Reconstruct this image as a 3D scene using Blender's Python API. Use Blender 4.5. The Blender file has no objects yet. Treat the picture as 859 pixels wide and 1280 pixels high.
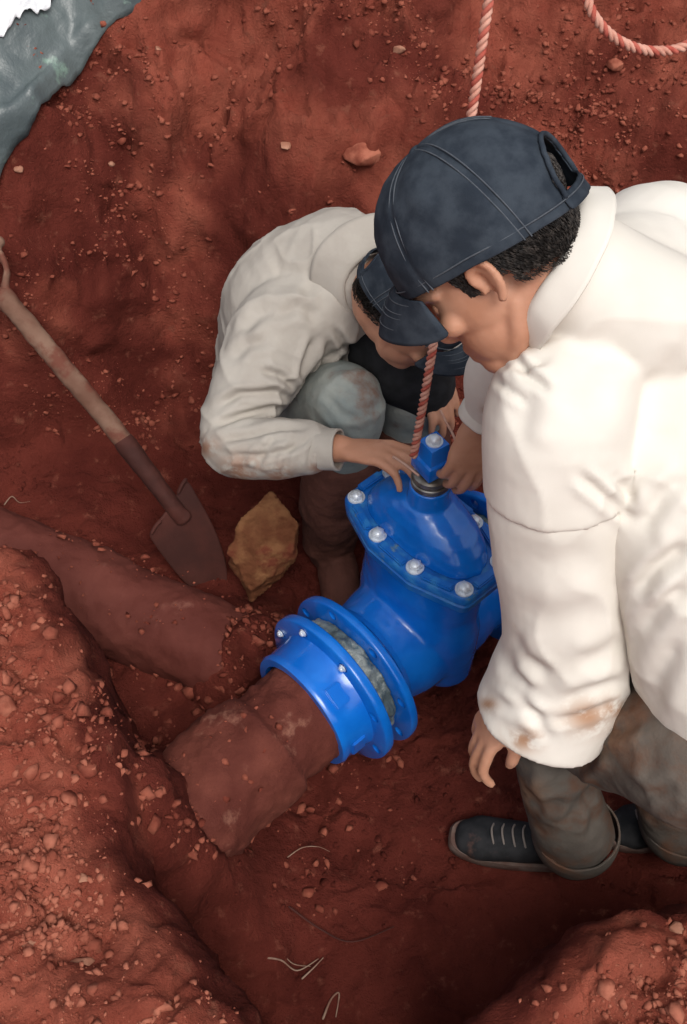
import bpy, bmesh, math, random
import numpy as np
from mathutils import Vector, Matrix, Euler

random.seed(7)
rng = np.random.default_rng(11)
scene = bpy.context.scene
COL = scene.collection

# ------------------------------------------------------------------ camera
W0, H0, FPX = 859.0, 1280.0, 1400.0
PITCH = math.radians(51.5)
CAM = np.array([0.0, 0.0, 2.2])
cR = np.array([1.0, 0, 0])
cU = np.array([0, math.sin(PITCH), math.cos(PITCH)])
cF = np.array([0, math.cos(PITCH), -math.sin(PITCH)])
cam_d = bpy.data.cameras.new('camera')
cam_d.sensor_fit = 'VERTICAL'
cam_d.sensor_height = 24.0
cam_d.lens = FPX / H0 * 24.0
cam_d.clip_start = 0.02
cam_d.clip_end = 2000
cam = bpy.data.objects.new('camera', cam_d)
cam.location = CAM
cam.rotation_euler = (math.pi / 2 - PITCH, 0, 0)
COL.objects.link(cam)
scene.camera = cam

# ------------------------------------------------------------------ sky and sun (bright overcast)
SUN_EL, SUN_AZ = math.radians(58), math.radians(160)     # azimuth clockwise from +Y
world = bpy.data.worlds.new('World')
scene.world = world
world.use_nodes = True
wn, wl = world.node_tree.nodes, world.node_tree.links
wn.clear()
sky = wn.new('ShaderNodeTexSky')
sky.sky_type = 'NISHITA'
sky.sun_disc = False
sky.sun_elevation = SUN_EL
sky.sun_rotation = SUN_AZ
sky.dust_density = 5.0
sky.air_density = 1.0
hsv = wn.new('ShaderNodeHueSaturation')
hsv.inputs['Saturation'].default_value = 0.30            # cloud cover greys the blue out
bg = wn.new('ShaderNodeBackground')
bg.inputs['Strength'].default_value = 0.15
wo = wn.new('ShaderNodeOutputWorld')
wl.new(sky.outputs[0], hsv.inputs['Color'])
wl.new(hsv.outputs[0], bg.inputs['Color'])
wl.new(bg.outputs[0], wo.inputs['Surface'])
sd = bpy.data.lights.new('sun', 'SUN')
sd.energy = 1.5
sd.angle = math.radians(28)
sd.color = (1.0, 0.96, 0.9)
so = bpy.data.objects.new('sun', sd)
sdir = Vector((math.sin(SUN_AZ) * math.cos(SUN_EL), math.cos(SUN_AZ) * math.cos(SUN_EL), math.sin(SUN_EL)))
so.rotation_euler = sdir.to_track_quat('Z', 'Y').to_euler()
so.location = (0, -1, 6)
COL.objects.link(so)
scene.view_settings.view_transform = 'Standard'
scene.view_settings.look = 'None'
scene.view_settings.gamma = 1.0
scene.view_settings.exposure = 0.08


# ------------------------------------------------------------------ authoring helpers
def P(px, py, d):
    """world point seen at photo pixel (px, py) at depth d along the lens axis"""
    v = CAM + d * (cF + (px - W0 / 2) / FPX * cR + (H0 / 2 - py) / FPX * cU)
    return Vector(v)


def proj(co):
    r = co - CAM
    d = r @ cF
    return np.stack([W0 / 2 + FPX * (r @ cR) / d, H0 / 2 - FPX * (r @ cU) / d], 1), d


def _hash(i, j, k, seed):
    h = (i.astype(np.int64) * 374761393 + j.astype(np.int64) * 668265263 + k.astype(np.int64) * 2147483647 + seed * 974634541) & 0xFFFFFFFF
    h = ((h ^ (h >> 13)) * 1274126177) & 0xFFFFFFFF
    h = ((h ^ (h >> 16)) * 2246822519) & 0xFFFFFFFF
    return ((h ^ (h >> 15)) & 0xFFFF) / 32767.5 - 1.0


def vnoise(p, scale=1.0, seed=0):
    q = np.asarray(p, dtype=np.float64) * scale
    i = np.floor(q)
    f = q - i
    u = f * f * f * (f * (f * 6 - 15) + 10)
    i = i.astype(np.int64)
    out = 0
    for dx in (0, 1):
        wx = u[:, 0] if dx else 1 - u[:, 0]
        for dy in (0, 1):
            wy = u[:, 1] if dy else 1 - u[:, 1]
            for dz in (0, 1):
                wz = u[:, 2] if dz else 1 - u[:, 2]
                out = out + wx * wy * wz * _hash(i[:, 0] + dx, i[:, 1] + dy, i[:, 2] + dz, seed)
    return out


def fbm(p, scale, octv=4, seed=0, gain=0.5):
    a, s, o = 1.0, scale, 0
    for k in range(octv):
        o = o + a * vnoise(p, s, seed + k * 17)
        a *= gain
        s *= 2.07
    return o


def mesh_np(name, V, F, smooth=True):
    """F: (n,3) or (n,4) array or list of lists"""
    me = bpy.data.meshes.new(name)
    V = np.asarray(V, dtype=np.float32)
    if isinstance(F, np.ndarray):
        n, k = F.shape
        me.vertices.add(len(V))
        me.vertices.foreach_set('co', V.ravel())
        me.loops.add(n * k)
        me.loops.foreach_set('vertex_index', F.astype(np.int32).ravel())
        me.polygons.add(n)
        me.polygons.foreach_set('loop_start', np.arange(0, n * k, k, dtype=np.int32))
        me.polygons.foreach_set('loop_total', np.full(n, k, dtype=np.int32))
        me.update(calc_edges=True)
    else:
        me.from_pydata([tuple(map(float, v)) for v in V], [], F)
        me.update()
    me.validate()
    if smooth:
        me.polygons.foreach_set('use_smooth', np.ones(len(me.polygons), dtype=bool))
    return me


def bm_mesh(name, bm, smooth=False):
    bmesh.ops.recalc_face_normals(bm, faces=bm.faces)
    me = bpy.data.meshes.new(name)
    bm.to_mesh(me)
    bm.free()
    if smooth:
        me.polygons.foreach_set('use_smooth', np.ones(len(me.polygons), dtype=bool))
    return me


WM = {}


def empty(name, label, cat, loc=(0, 0, 0), rotz=0.0, group=None):
    o = bpy.data.objects.new(name, None)
    o.empty_display_size = 0.05
    COL.objects.link(o)
    o.location = loc
    o.rotation_euler = (0, 0, rotz)
    tag(o, label, cat, group)
    WM[o.name] = Matrix.Translation(Vector(loc)) @ Matrix.Rotation(rotz, 4, 'Z')
    return o


def tag(o, label=None, cat=None, group=None, kind=None):
    if label: o['label'] = label
    if cat: o['category'] = cat
    if group: o['group'] = group
    if kind: o['kind'] = kind
    return o


def part(name, me, mat, parent=None, world=True):
    """link a mesh as an object; world=True: its vertices are in world space and move into the parent's frame"""
    o = bpy.data.objects.new(name, me)
    COL.objects.link(o)
    if mat is not None:
        me.materials.clear()
        for m in (mat if isinstance(mat, (list, tuple)) else [mat]):
            me.materials.append(m)
    if parent is not None:
        o.parent = parent
        if world:
            me.transform(WM[parent.name].inverted())
        WM[o.name] = WM[parent.name]
    else:
        WM[o.name] = Matrix.Identity(4)
    return o


def rebase(o, base):
    """move a one-mesh thing's origin to its base"""
    b = Vector(base)
    o.data.transform(Matrix.Translation(-b))
    o.location = b
    WM[o.name] = Matrix.Translation(b)
    return o


# ------------------------------------------------------------------ solid modelling: lofts joined by voxel remesh
class VF:
    def __init__(self):
        self.V, self.F, self.n = [], [], 0

    def add(self, V, F):
        self.V.append(np.asarray(V, dtype=np.float64))
        self.F += [[i + self.n for i in f] for f in F]
        self.n += len(V)

    def ell(self, c, r, M=None, nu=24, nv=14):
        th = np.linspace(0, 2 * np.pi, nu, endpoint=False)
        ph = np.linspace(0, np.pi, nv + 1)[1:-1]
        pts = [(0, 0, 1)]
        for p in ph:
            for t in th:
                pts.append((math.sin(p) * math.cos(t), math.sin(p) * math.sin(t), math.cos(p)))
        pts.append((0, 0, -1))
        pts = np.array(pts) * np.array(r) + np.array(c)
        F = [[0, 1 + i, 1 + (i + 1) % nu] for i in range(nu)]
        for j in range(nv - 2):
            for i in range(nu):
                a, b = 1 + j * nu + i, 1 + j * nu + (i + 1) % nu
                F.append([a, a + nu, b + nu, b])
        e = len(pts) - 1
        s = 1 + (nv - 2) * nu
        F += [[e, s + (i + 1) % nu, s + i] for i in range(nu)]
        if M is not None:
            pts = xf(M, pts)
        self.add(pts, F)
        return self

    def loft(self, pts, rad, side=(0, 0, 1), n=20, sub=6, cap=(1, 1), hollow=(0, 0), wall=0.009, M=None):
        pts = [np.array(p, dtype=float) for p in pts]
        rad = [(r, r) if not hasattr(r, '__len__') else r for r in rad]
        C, R = [], []
        m = len(pts)
        for i in range(m - 1):
            p0, p1, p2, p3 = pts[max(i - 1, 0)], pts[i], pts[i + 1], pts[min(i + 2, m - 1)]
            r0, r1, r2, r3 = [np.array(rad[k], float) for k in (max(i - 1, 0), i, i + 1, min(i + 2, m - 1))]
            for s in range(sub + (1 if i == m - 2 else 0)):
                t = s / sub
                C.append(.5 * (2 * p1 + (p2 - p0) * t + (2 * p0 - 5 * p1 + 4 * p2 - p3) * t * t + (3 * p1 - p0 - 3 * p2 + p3) * t ** 3))
                tt = t * t * (3 - 2 * t)
                R.append(r1 * (1 - tt) + r2 * tt)
        C, R = np.array(C), np.array(R)
        T = np.gradient(C, axis=0)
        T /= np.linalg.norm(T, axis=1)[:, None] + 1e-12
        side = np.array(side, float)
        rings = []

        def ring(c, r, t):
            a = side - t * (side @ t)
            a /= np.linalg.norm(a) + 1e-12
            b = np.cross(t, a)
            th = np.linspace(0, 2 * np.pi, n, endpoint=False)
            return c + np.outer(np.cos(th) * r[0], a) + np.outer(np.sin(th) * r[1], b)

        def endcap(c, r, t, capk, hol, out):
            rs = []
            if hol > 0:                       # cup: lip, then wall back inside
                rs.append(ring(c, r, t))
                rs.append(ring(c + out * t * wall * .4, r - wall * .5, t))
                rs.append(ring(c, r - wall, t))
                rs.append(ring(c - out * t * hol, r - wall * 1.05, t))
                rs.append(ring(c - out * t * hol, r * .1, t))
            else:
                L = min(r) * capk
                for a in (0.0, 0.45, 0.85, 1.2, 1.45):
                    rs.append(ring(c + out * t * L * math.sin(a), r * math.cos(a), t))
            return rs
        rings += endcap(C[0], R[0], T[0], cap[0], hollow[0], -1)[::-1]
        for i in range(1, len(C) - 1):
            rings.append(ring(C[i], R[i], T[i]))
        rings += endcap(C[-1], R[-1], T[-1], cap[1], hollow[1], 1)
        V = np.concatenate(rings)
        F = []
        for j in range(len(rings) - 1):
            for i in range(n):
                a, b = j * n + i, j * n + (i + 1) % n
                F.append([a, b, b + n, a + n])
        F.append(list(range(n))[::-1])
        F.append(list(range((len(rings) - 1) * n, len(rings) * n)))
        if M is not None:
            V = xf(M, V)
        self.add(V, F)
        return self


def xf(M, V):
    A = np.array(M)
    return np.asarray(V) @ A[:3, :3].T + A[:3, 3]


def get_co(me):
    a = np.empty(len(me.vertices) * 3, dtype=np.float32)
    me.vertices.foreach_get('co', a)
    return a.reshape(-1, 3).astype(np.float64)


def get_no(me):
    a = np.empty(len(me.vertices) * 3, dtype=np.float32)
    me.vertices.foreach_get('normal', a)
    return a.reshape(-1, 3).astype(np.float64)


def set_co(me, co):
    me.vertices.foreach_set('co', co.astype(np.float32).ravel())
    me.update()


def eval_mods(me, mods, name):
    ob = bpy.data.objects.new('tmp', me)
    COL.objects.link(ob)
    for typ, kw in mods:
        m = ob.modifiers.new(typ, typ)
        for k, v in kw.items():
            setattr(m, k, v)
    dg = bpy.context.evaluated_depsgraph_get()
    dg.update()
    out = bpy.data.meshes.new_from_object(ob.evaluated_get(dg))
    out.name = name
    bpy.data.objects.remove(ob)
    out.polygons.foreach_set('use_smooth', np.ones(len(out.polygons), dtype=bool))
    return out


def solid(name, vf, voxel, smooth=4, post=None):
    me = mesh_np(name, np.concatenate(vf.V), vf.F)
    out = eval_mods(me, [('REMESH', dict(mode='VOXEL', voxel_size=voxel)), ('SMOOTH', dict(factor=0.5, iterations=smooth))], name)
    if post is not None:
        set_co(out, post(get_co(out), get_no(out)))
    return out


def crease(co, no, lines):
    """cloth folds: valleys with soft shoulders along drawn lines, pressed into the facing side of the cloth"""
    uv, d = proj(co)
    vd = co - CAM
    vd /= np.linalg.norm(vd, axis=1)[:, None]
    face = np.clip(-(no * vd).sum(1) * 2.5, 0, 1)
    disp = np.zeros(len(co))
    for pts, w, amp in lines:
        pts = np.array(pts, float)
        best = np.full(len(co), 1e9)
        tt = np.zeros(len(co))
        L = np.r_[0, np.cumsum(np.linalg.norm(np.diff(pts, axis=0), axis=1))]
        for i in range(len(pts) - 1):
            a, b = pts[i], pts[i + 1]
            ab = b - a
            t = np.clip(((uv - a) @ ab) / (ab @ ab), 0, 1)
            dd = np.linalg.norm(uv - a - t[:, None] * ab, axis=1)
            m = dd < best
            best[m] = dd[m]
            tt[m] = (L[i] + t[m] * (L[i + 1] - L[i])) / L[-1]
        t = best / w
        taper = np.clip(np.sin(np.pi * np.clip(tt * .96 + .02, 0, 1)) * 1.6, 0, 1)
        pr = -np.exp(-t ** 2) + .6 * np.exp(-((t - 1.9) / 1.0) ** 2)
        pr[t > 5] = 0
        disp += amp * pr * taper
    return co + no * (disp * face)[:, None]


def grid_faces(nr, nc, wrap=False):
    F = []
    for r in range(nr - 1):
        for c in range(nc if wrap else nc - 1):
            a, b = r * nc + c, r * nc + (c + 1) % nc
            F.append([a, b, b + nc, a + nc])
    return F


def sheet(name, V, nr, nc, thick, wrap=False, sub=1, offset=0.0):
    me = mesh_np(name, np.asarray(V).reshape(-1, 3), grid_faces(nr, nc, wrap))
    mods = []
    if sub:
        mods.append(('SUBSURF', dict(levels=sub, render_levels=sub)))
    mods.append(('SOLIDIFY', dict(thickness=thick, offset=offset)))
    return eval_mods(me, mods, name)


def tube(name, pts, r, n=8, r_end=None, sub=4):
    v = VF()
    k = len(pts)
    rads = [r + ((r_end - r) * i / (k - 1) if r_end is not None else 0) for i in range(k)]
    v.loft(pts, rads, side=(.3, .2, .93), n=n, sub=sub)
    return mesh_np(name, np.concatenate(v.V), v.F)


# ------------------------------------------------------------------ materials
def mat(name, c1, c2=None, scale=6.0, detail=6.0, lo=0.35, hi=0.65, rough=0.8, bump=None, spec=0.3, metal=0.0, c3=None, s3=2.0, lo3=.5, hi3=.6, coat=0.0, bump2=None, stretch=None, sss=0.0, dry=None, stain=None):
    m = bpy.data.materials.new(name)
    m.use_nodes = True
    N, L = m.node_tree.nodes, m.node_tree.links
    b = N['Principled BSDF']
    b.inputs['Roughness'].default_value = rough
    b.inputs['Metallic'].default_value = metal
    b.inputs['Specular IOR Level'].default_value = spec
    if coat:
        b.inputs['Coat Weight'].default_value = coat
        b.inputs['Coat Roughness'].default_value = 0.12
    if sss:
        b.inputs['Subsurface Weight'].default_value = sss
        b.inputs['Subsurface Radius'].default_value = (0.01, 0.004, 0.002)
        b.inputs['Subsurface Scale'].default_value = 0.5
    tc = N.new('ShaderNodeTexCoord')
    vec = tc.outputs['Object']
    if stretch:
        mp = N.new('ShaderNodeMapping')
        mp.inputs['Scale'].default_value = stretch
        L.new(vec, mp.inputs['Vector'])
        vec = mp.outputs['Vector']

    def noise(sc, det, rgh=0.55):
        n = N.new('ShaderNodeTexNoise')
        n.inputs['Scale'].default_value = sc
        n.inputs['Detail'].default_value = det
        n.inputs['Roughness'].default_value = rgh
        L.new(vec, n.inputs['Vector'])
        return n.outputs['Fac']

    def ramp(fac, a, bb):
        r = N.new('ShaderNodeMapRange')
        r.interpolation_type = 'SMOOTHSTEP'
        r.inputs['From Min'].default_value = a
        r.inputs['From Max'].default_value = bb
        L.new(fac, r.inputs['Value'])
        return r.outputs['Result']

    def mix(fac, a, bb):
        x = N.new('ShaderNodeMix')
        x.data_type = 'RGBA'
        L.new(fac, x.inputs['Factor'])
        for sock, v in ((x.inputs[6], a), (x.inputs[7], bb)):
            if isinstance(v, tuple):
                sock.default_value = (*v, 1)
            else:
                L.new(v, sock)
        return x.outputs[2]
    colr = None
    if c2 is not None:
        colr = mix(ramp(noise(scale, detail), lo, hi), tuple(c1), tuple(c2))
    if dry is not None:            # dry spoil on the banks; the brighter light there is coloured in too
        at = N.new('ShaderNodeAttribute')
        at.attribute_name = 'spoil_lit'
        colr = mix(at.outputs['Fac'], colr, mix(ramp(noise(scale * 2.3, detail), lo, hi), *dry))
    if c3 is not None:
        colr = mix(ramp(noise(s3, 7.0, .62), lo3, hi3), colr if colr is not None else tuple(c1), tuple(c3))
    if stain is not None:          # mud rubbed into the cloth, stored on the mesh
        at2 = N.new('ShaderNodeAttribute')
        at2.attribute_name = 'stain'
        mm = N.new('ShaderNodeMath')
        mm.operation = 'MULTIPLY'
        L.new(at2.outputs['Fac'], mm.inputs[0])
        L.new(ramp(noise(38, 6), .32, .56), mm.inputs[1])
        colr = mix(mm.outputs[0], colr, stain)
    if colr is not None:
        L.new(colr, b.inputs['Base Color'])
    else:
        b.inputs['Base Color'].default_value = (*c1, 1)
    last = None
    for bb in (bump, bump2):
        if bb:
            bn = N.new('ShaderNodeBump')
            bn.inputs['Strength'].default_value = bb[1]
            bn.inputs['Distance'].default_value = bb[2]
            L.new(noise(bb[0], bb[3] if len(bb) > 3 else 5.0, .65), bn.inputs['Height'])
            if last is not None:
                L.new(last, bn.inputs['Normal'])
            last = bn.outputs['Normal']
    if last is not None:
        L.new(last, b.inputs['Normal'])
    return m


M = {}
M['soil'] = mat('red_soil', (.070, .0128, .0088), (.128, .0265, .0180), scale=5, detail=9, lo=.3, hi=.7, rough=.95, spec=.10,
                c3=(.18, .056, .036), s3=30, lo3=.57, hi3=.74, bump=(170, .75, .007, 9), bump2=(38, .55, .020, 7), dry=((.255, .058, .036), (.355, .102, .064)))  # dry pair: spoil tones, lightened to carry the light on the banks
M['crumb'] = mat('dry_soil_crumb', (.200, .054, .034), (.360, .125, .080), scale=30, detail=5, rough=.95, spec=.1, bump=(200, .4, .003))
M['wall_crumb'] = mat('red_soil_crumb', (.14, .032, .021), (.28, .085, .054), scale=25, detail=5, rough=.95, spec=.1, bump=(200, .4, .003))
M['stone'] = mat('pale_red_stone', (.26, .11, .07), (.36, .18, .12), scale=22, detail=6, rough=.9, spec=.15, bump=(90, .5, .004))
M['blue'] = mat('blue_epoxy', (.003, .130, .56), (.006, .165, .64), scale=14, detail=4, rough=.24, spec=.5, coat=.4, bump=(26, .06, .004, 3),
                c3=(.09, .055, .06), s3=9, lo3=.68, hi3=.86)
M['blue_edge'] = mat('blue_epoxy_worn_edge', (.005, .12, .46), (.03, .20, .50), scale=35, detail=7, lo=.45, hi=.7, rough=.35, spec=.5, bump=(60, .2, .003),
                     c3=(.16, .24, .22), s3=30, lo3=.60, hi3=.74)
M['zinc'] = mat('zinc_bolt', (.75, .79, .84), (.60, .66, .74), scale=60, detail=4, rough=.36, metal=.35, spec=.5)
M['gland'] = mat('greased_steel', (.30, .29, .27), (.14, .12, .10), scale=40, detail=6, rough=.38, metal=.7)
M['film'] = mat('gasket_rubber_film', (.10, .13, .13), (.40, .43, .40), scale=14, detail=9, lo=.40, hi=.68, rough=.22, spec=.6, bump=(40, .9, .008),
                c3=(.035, .10, .13), s3=9, lo3=.55, hi3=.64)
M['pipe'] = mat('mud_covered_pipe', (.092, .0215, .0148), (.145, .040, .027), scale=8, detail=8, rough=.85, spec=.2, c3=(.26, .115, .080), s3=13, lo3=.57, hi3=.72, bump=(60, .6, .008, 8), bump2=(220, .4, .003))
M['clay_pipe'] = mat('red_stained_pipe', (.092, .0215, .0155), (.135, .037, .027), scale=6, detail=8, rough=.8, spec=.2, c3=(.25, .105, .078), s3=9, lo3=.62, hi3=.78, bump=(60, .5, .005, 8))
M['white_shirt'] = mat('white_cotton', (.67, .63, .565), (.72, .68, .615), scale=9, detail=5, rough=.9, spec=.12, bump=(420, .1, .001, 2), bump2=(14, .16, .012, 2),
                       c3=(.62, .52, .40), s3=6.5, lo3=.66, hi3=.80, stain=(.34, .17, .085))
M['beige_shirt'] = mat('beige_cotton', (.37, .335, .295), (.43, .395, .35), scale=8, detail=5, rough=.92, spec=.1, bump=(420, .1, .001, 2), bump2=(18, .22, .012, 3),
                       c3=(.34, .20, .13), s3=7, lo3=.64, hi3=.80, stain=(.26, .13, .08))
M['denim'] = mat('navy_twill', (.020, .0265, .037), (.040, .050, .064), scale=30, detail=7, rough=.92, spec=.12, bump=(500, .15, .001, 2), bump2=(60, .2, .004, 4))
M['stitch'] = mat('cap_stitching', (.06, .07, .085), (.08, .09, .105), scale=200, rough=.9)
M['cap_dark'] = mat('dark_cap_lining', (.012, .014, .018), rough=.95, spec=.1)
M['skin'] = mat('skin', (.43, .205, .125), (.50, .255, .165), scale=16, detail=6, rough=.55, spec=.35, sss=.08, bump=(180, .15, .0015, 4), c3=(.34, .13, .08), s3=11, lo3=.56, hi3=.75)
M['hand_skin'] = M['skin']
M['hair'] = mat('black_hair', (.008, .0065, .006), (.020, .016, .014), scale=90, detail=3, rough=.75, spec=.15)
M['hair_strand'] = mat('black_hair_strand', (.012, .010, .009), (.075, .062, .054), scale=160, detail=2, lo=.4, hi=.75, rough=.45, spec=.4)
M['grey_trousers'] = mat('grey_trouser_cloth', (.095, .080, .068), (.130, .112, .095), scale=7, detail=6, rough=.95, spec=.08, bump=(380, .12, .001, 2), bump2=(24, .3, .012, 4),
                         c3=(.125, .065, .042), s3=11, lo3=.45, hi3=.68, stain=(.22, .13, .085))
M['jeans'] = mat('washed_jeans', (.17, .20, .20), (.30, .31, .28), scale=6, detail=6, rough=.95, spec=.08, bump=(420, .15, .001, 2), bump2=(22, .3, .01, 4), c3=(.16, .075, .05), s3=5, lo3=.56, hi3=.72)
M['mud_boot'] = mat('muddy_boot', (.065, .022, .015), (.10, .036, .025), scale=12, detail=7, rough=.85, bump=(70, .5, .006))
M['belt'] = mat('khaki_waistband', (.42, .34, .24), (.48, .40, .29), scale=20, rough=.9)
M['near_black'] = mat('near_black_matte', (.012, .012, .013), (.02, .02, .022), scale=40, rough=.95)
M['shoe'] = mat('black_canvas_shoe', (.011, .0115, .013), (.022, .022, .024), scale=40, detail=6, rough=.75, c3=(.12, .06, .045), s3=14, lo3=.6, hi3=.75, bump=(300, .2, .001))
M['sole'] = mat('grey_rubber_sole', (.17, .13, .11), (.10, .05, .038), scale=18, detail=6, rough=.8)
M['lace'] = mat('shoe_lace', (.20, .17, .15), rough=.9)
M['tarp'] = mat('grey_green_plastic_tarp', (.050, .066, .072), (.095, .117, .118), scale=5, detail=6, rough=.35, spec=.5, c3=(.17, .25, .21), s3=9, lo3=.60, hi3=.68, bump=(26, .4, .01))
M['patch_white'] = mat('patch_white', (.82, .83, .85), (.74, .76, .79), scale=10, rough=.35, bump=(30, .4, .01))
M['wood'] = mat('weathered_muddy_wood', (.125, .058, .038), (.20, .115, .080), scale=9, detail=8, rough=.85, bump=(60, .4, .004), c3=(.13, .042, .027), s3=10, lo3=.48, hi3=.6, stretch=(1, 1, 1))
M['rust'] = mat('muddy_rusted_steel', (.042, .0115, .0085), (.070, .019, .0135), scale=10, detail=8, rough=.8, bump=(60, .4, .005))
M['ochre'] = mat('ochre_rock', (.135, .048, .022), (.22, .098, .044), scale=16, detail=8, lo=.4, hi=.62, rough=.9, spec=.15, bump=(60, .8, .008, 8), c3=(.15, .04, .022), s3=12, lo3=.50, hi3=.62)
M['rope_cream'] = mat('cream_rope_fibre', (.50, .235, .175), (.58, .31, .24), scale=60, rough=.9, bump=(400, .3, .001))
M['rope_red'] = mat('red_rope_fibre', (.36, .07, .05), (.42, .11, .08), scale=60, rough=.9, bump=(400, .3, .001))
M['root'] = mat('dry_root', (.30, .20, .145), (.20, .10, .07), scale=30, rough=.9)
M['wire'] = mat('copper_wire', (.50, .27, .20), (.56, .36, .28), scale=50, rough=.5, metal=.3)


# ------------------------------------------------------------------ terrain: a dug pit in red soil
def sdf_poly(x, y, poly):
    """signed distance, positive inside"""
    p = np.stack([x, y], 1)
    n = len(poly)
    d = np.full(len(x), 1e9)
    ins = np.zeros(len(x), bool)
    for i in range(n):
        a, b = np.array(poly[i]), np.array(poly[(i + 1) % n])
        ab = b - a
        t = np.clip(((p - a) @ ab) / (ab @ ab), 0, 1)
        d = np.minimum(d, np.linalg.norm(p - a - t[:, None] * ab, axis=1))
        c = ((a[1] > y) != (b[1] > y)) & (x < (b[0] - a[0]) * (y - a[1]) / (b[1] - a[1] + 1e-12) + a[0])
        ins ^= c
    return np.where(ins, d, -d)


LEFT = [(-.144, .418), (-.252, .562), (-.349, .684), (-.393, .875), (-.497, 1.078), (-.60, 1.255), (-.95, 1.36), (-1.6, 1.5), (-6, 2.0), (-6, -6), (.0, -6), (-.02, -.4), (-.08, .2)]
RIGHT = [(.18, .41), (.267, .469), (.372, .567), (.53, .60), (.85, .62), (1.25, .85), (1.45, 1.3), (1.5, 1.9), (1.7, 2.6), (8, 3), (8, -6), (.12, -6), (.12, -.4), (.13, .2)]
PIPE_A = P(60, 720, 2.54)
PIPE_B = P(285, 797, 2.44)
VALVE_LOC = Vector((0.1556, 1.289, 0.215))
VPHI = math.radians(42)
vX = np.array([math.cos(VPHI), math.sin(VPHI)])


def sm(t):
    t = np.clip(t, 0, 1)
    return t * t * (3 - 2 * t)


def height(x, y, fine=True):
    x = np.asarray(x, float).ravel()
    y = np.asarray(y, float).ravel()
    p2 = np.stack([x, y, np.zeros_like(x)], 1)
    wx = x + .035 * fbm(p2, 4.5, 3, 3)
    wy = y + .035 * fbm(p2, 4.5, 3, 31)
    z = .022 * fbm(p2, 3.0, 3, 5)
    # slope of the floor: a little higher toward the left bank, hollow round the valve
    z += .05 * sm((-wx - .15) / .5)
    # soil heaped over the pipe ends
    for (cx, cy, r, hh) in ((-.39, .82, .15, .36), (-.28, .80, .16, .10), (-.20, 1.27, .13, .17), (-.12, 1.22, .13, .06)):
        z += hh * np.exp(-((wx - cx) ** 2 + (wy - cy) ** 2) / (r * r))
    # back wall
    yb = 2.0 + .08 * np.sin(2.0 * wx + .4) - .10 * sm((-wx - .5) / .6) - .15 * sm((wx - .8) / .6)
    t = wy - yb + .10 * fbm(p2, 2.2, 3, 71)
    back = np.interp(t, [-.45, -.2, 0, .06, .26, .36, .62, .75, 1.2, 1.8, 3.0, 9], [-.02, .02, .07, .22, .72, .80, 1.16, 1.22, 1.40, 1.46, 1.30, 1.0])
    back += (.05 * fbm(p2, 4.0, 4, 41) + .03 * (1 - np.abs(fbm(p2 * np.array([1.0, .45, 1.0]), 7.0, 3, 43)))) * sm((t + .1) / .3)
    z = z + np.maximum(back, 0)
    # near banks
    for poly, top, rise in ((LEFT, .55, .22), (RIGHT, .49, .30)):
        s = sdf_poly(x * .55 + wx * .45, y * .55 + wy * .45, poly)
        hgt = np.where(s > 0, top + rise * (1 - np.exp(-np.maximum(s, 0) / 1.0)), top)
        prof = np.interp(s, [-.075, -.06, -.02, -.005, .015, .05, .5], [0, .04, .74, .90, .965, 1.0, 1.0])
        b = hgt * prof + .02 * fbm(p2, 7.0, 4, 51) * sm((s + .1) / .2)
        z = np.maximum(z, b) + .3 * np.minimum(z, b) * (prof > .02) * .0
    far = sm((np.maximum(np.abs(x), np.abs(y - 1)) - 3.5) / 3.0)
    z = z * (1 - far) + 1.0 * far
    if fine:
        p3 = np.stack([x, y, z], 1)
        rid = 1 - np.abs(fbm(p3, 11.0, 4, 91))
        rough = .6 + .75 * sm((z - .25) / .5)
        on_bank = np.maximum(sdf_poly(x, y, LEFT), sdf_poly(x, y, RIGHT)) > -.02
        rough = rough * np.where(on_bank, 1.35, 1.0)
        z = z + (.012 * fbm(p3, 14.0, 4, 61, .6) + (.012 + .010 * sm((y - 1.9) / .2)) * (rid - .6) + .009 * sm((y - 1.9) / .2) * (1 - 2 * np.abs(vnoise(p3, 26, 87))) + .0060 * fbm(p3, 55.0, 2, 81) * (.6 + .8 * (fbm(p3, 6, 2, 83) > 0))) * rough * (1 - far)
    return z


def axis_coords(lo, hi, step, ext):
    a = list(np.arange(lo, hi + 1e-6, step))
    s, v = step, lo
    left = []
    while v > -ext:
        s *= 1.22
        v -= s
        left.append(v)
    s, v = step, a[-1]
    right = []
    while v < ext:
        s *= 1.22
        v += s
        right.append(v)
    return np.array(left[::-1] + a + right)


GX = axis_coords(-1.25, 1.25, .0075, 400)
GY = axis_coords(.25, 3.1, .0075, 400)
XX, YY = np.meshgrid(GX, GY)
ZZ = height(XX, YY).reshape(XX.shape)
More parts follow.
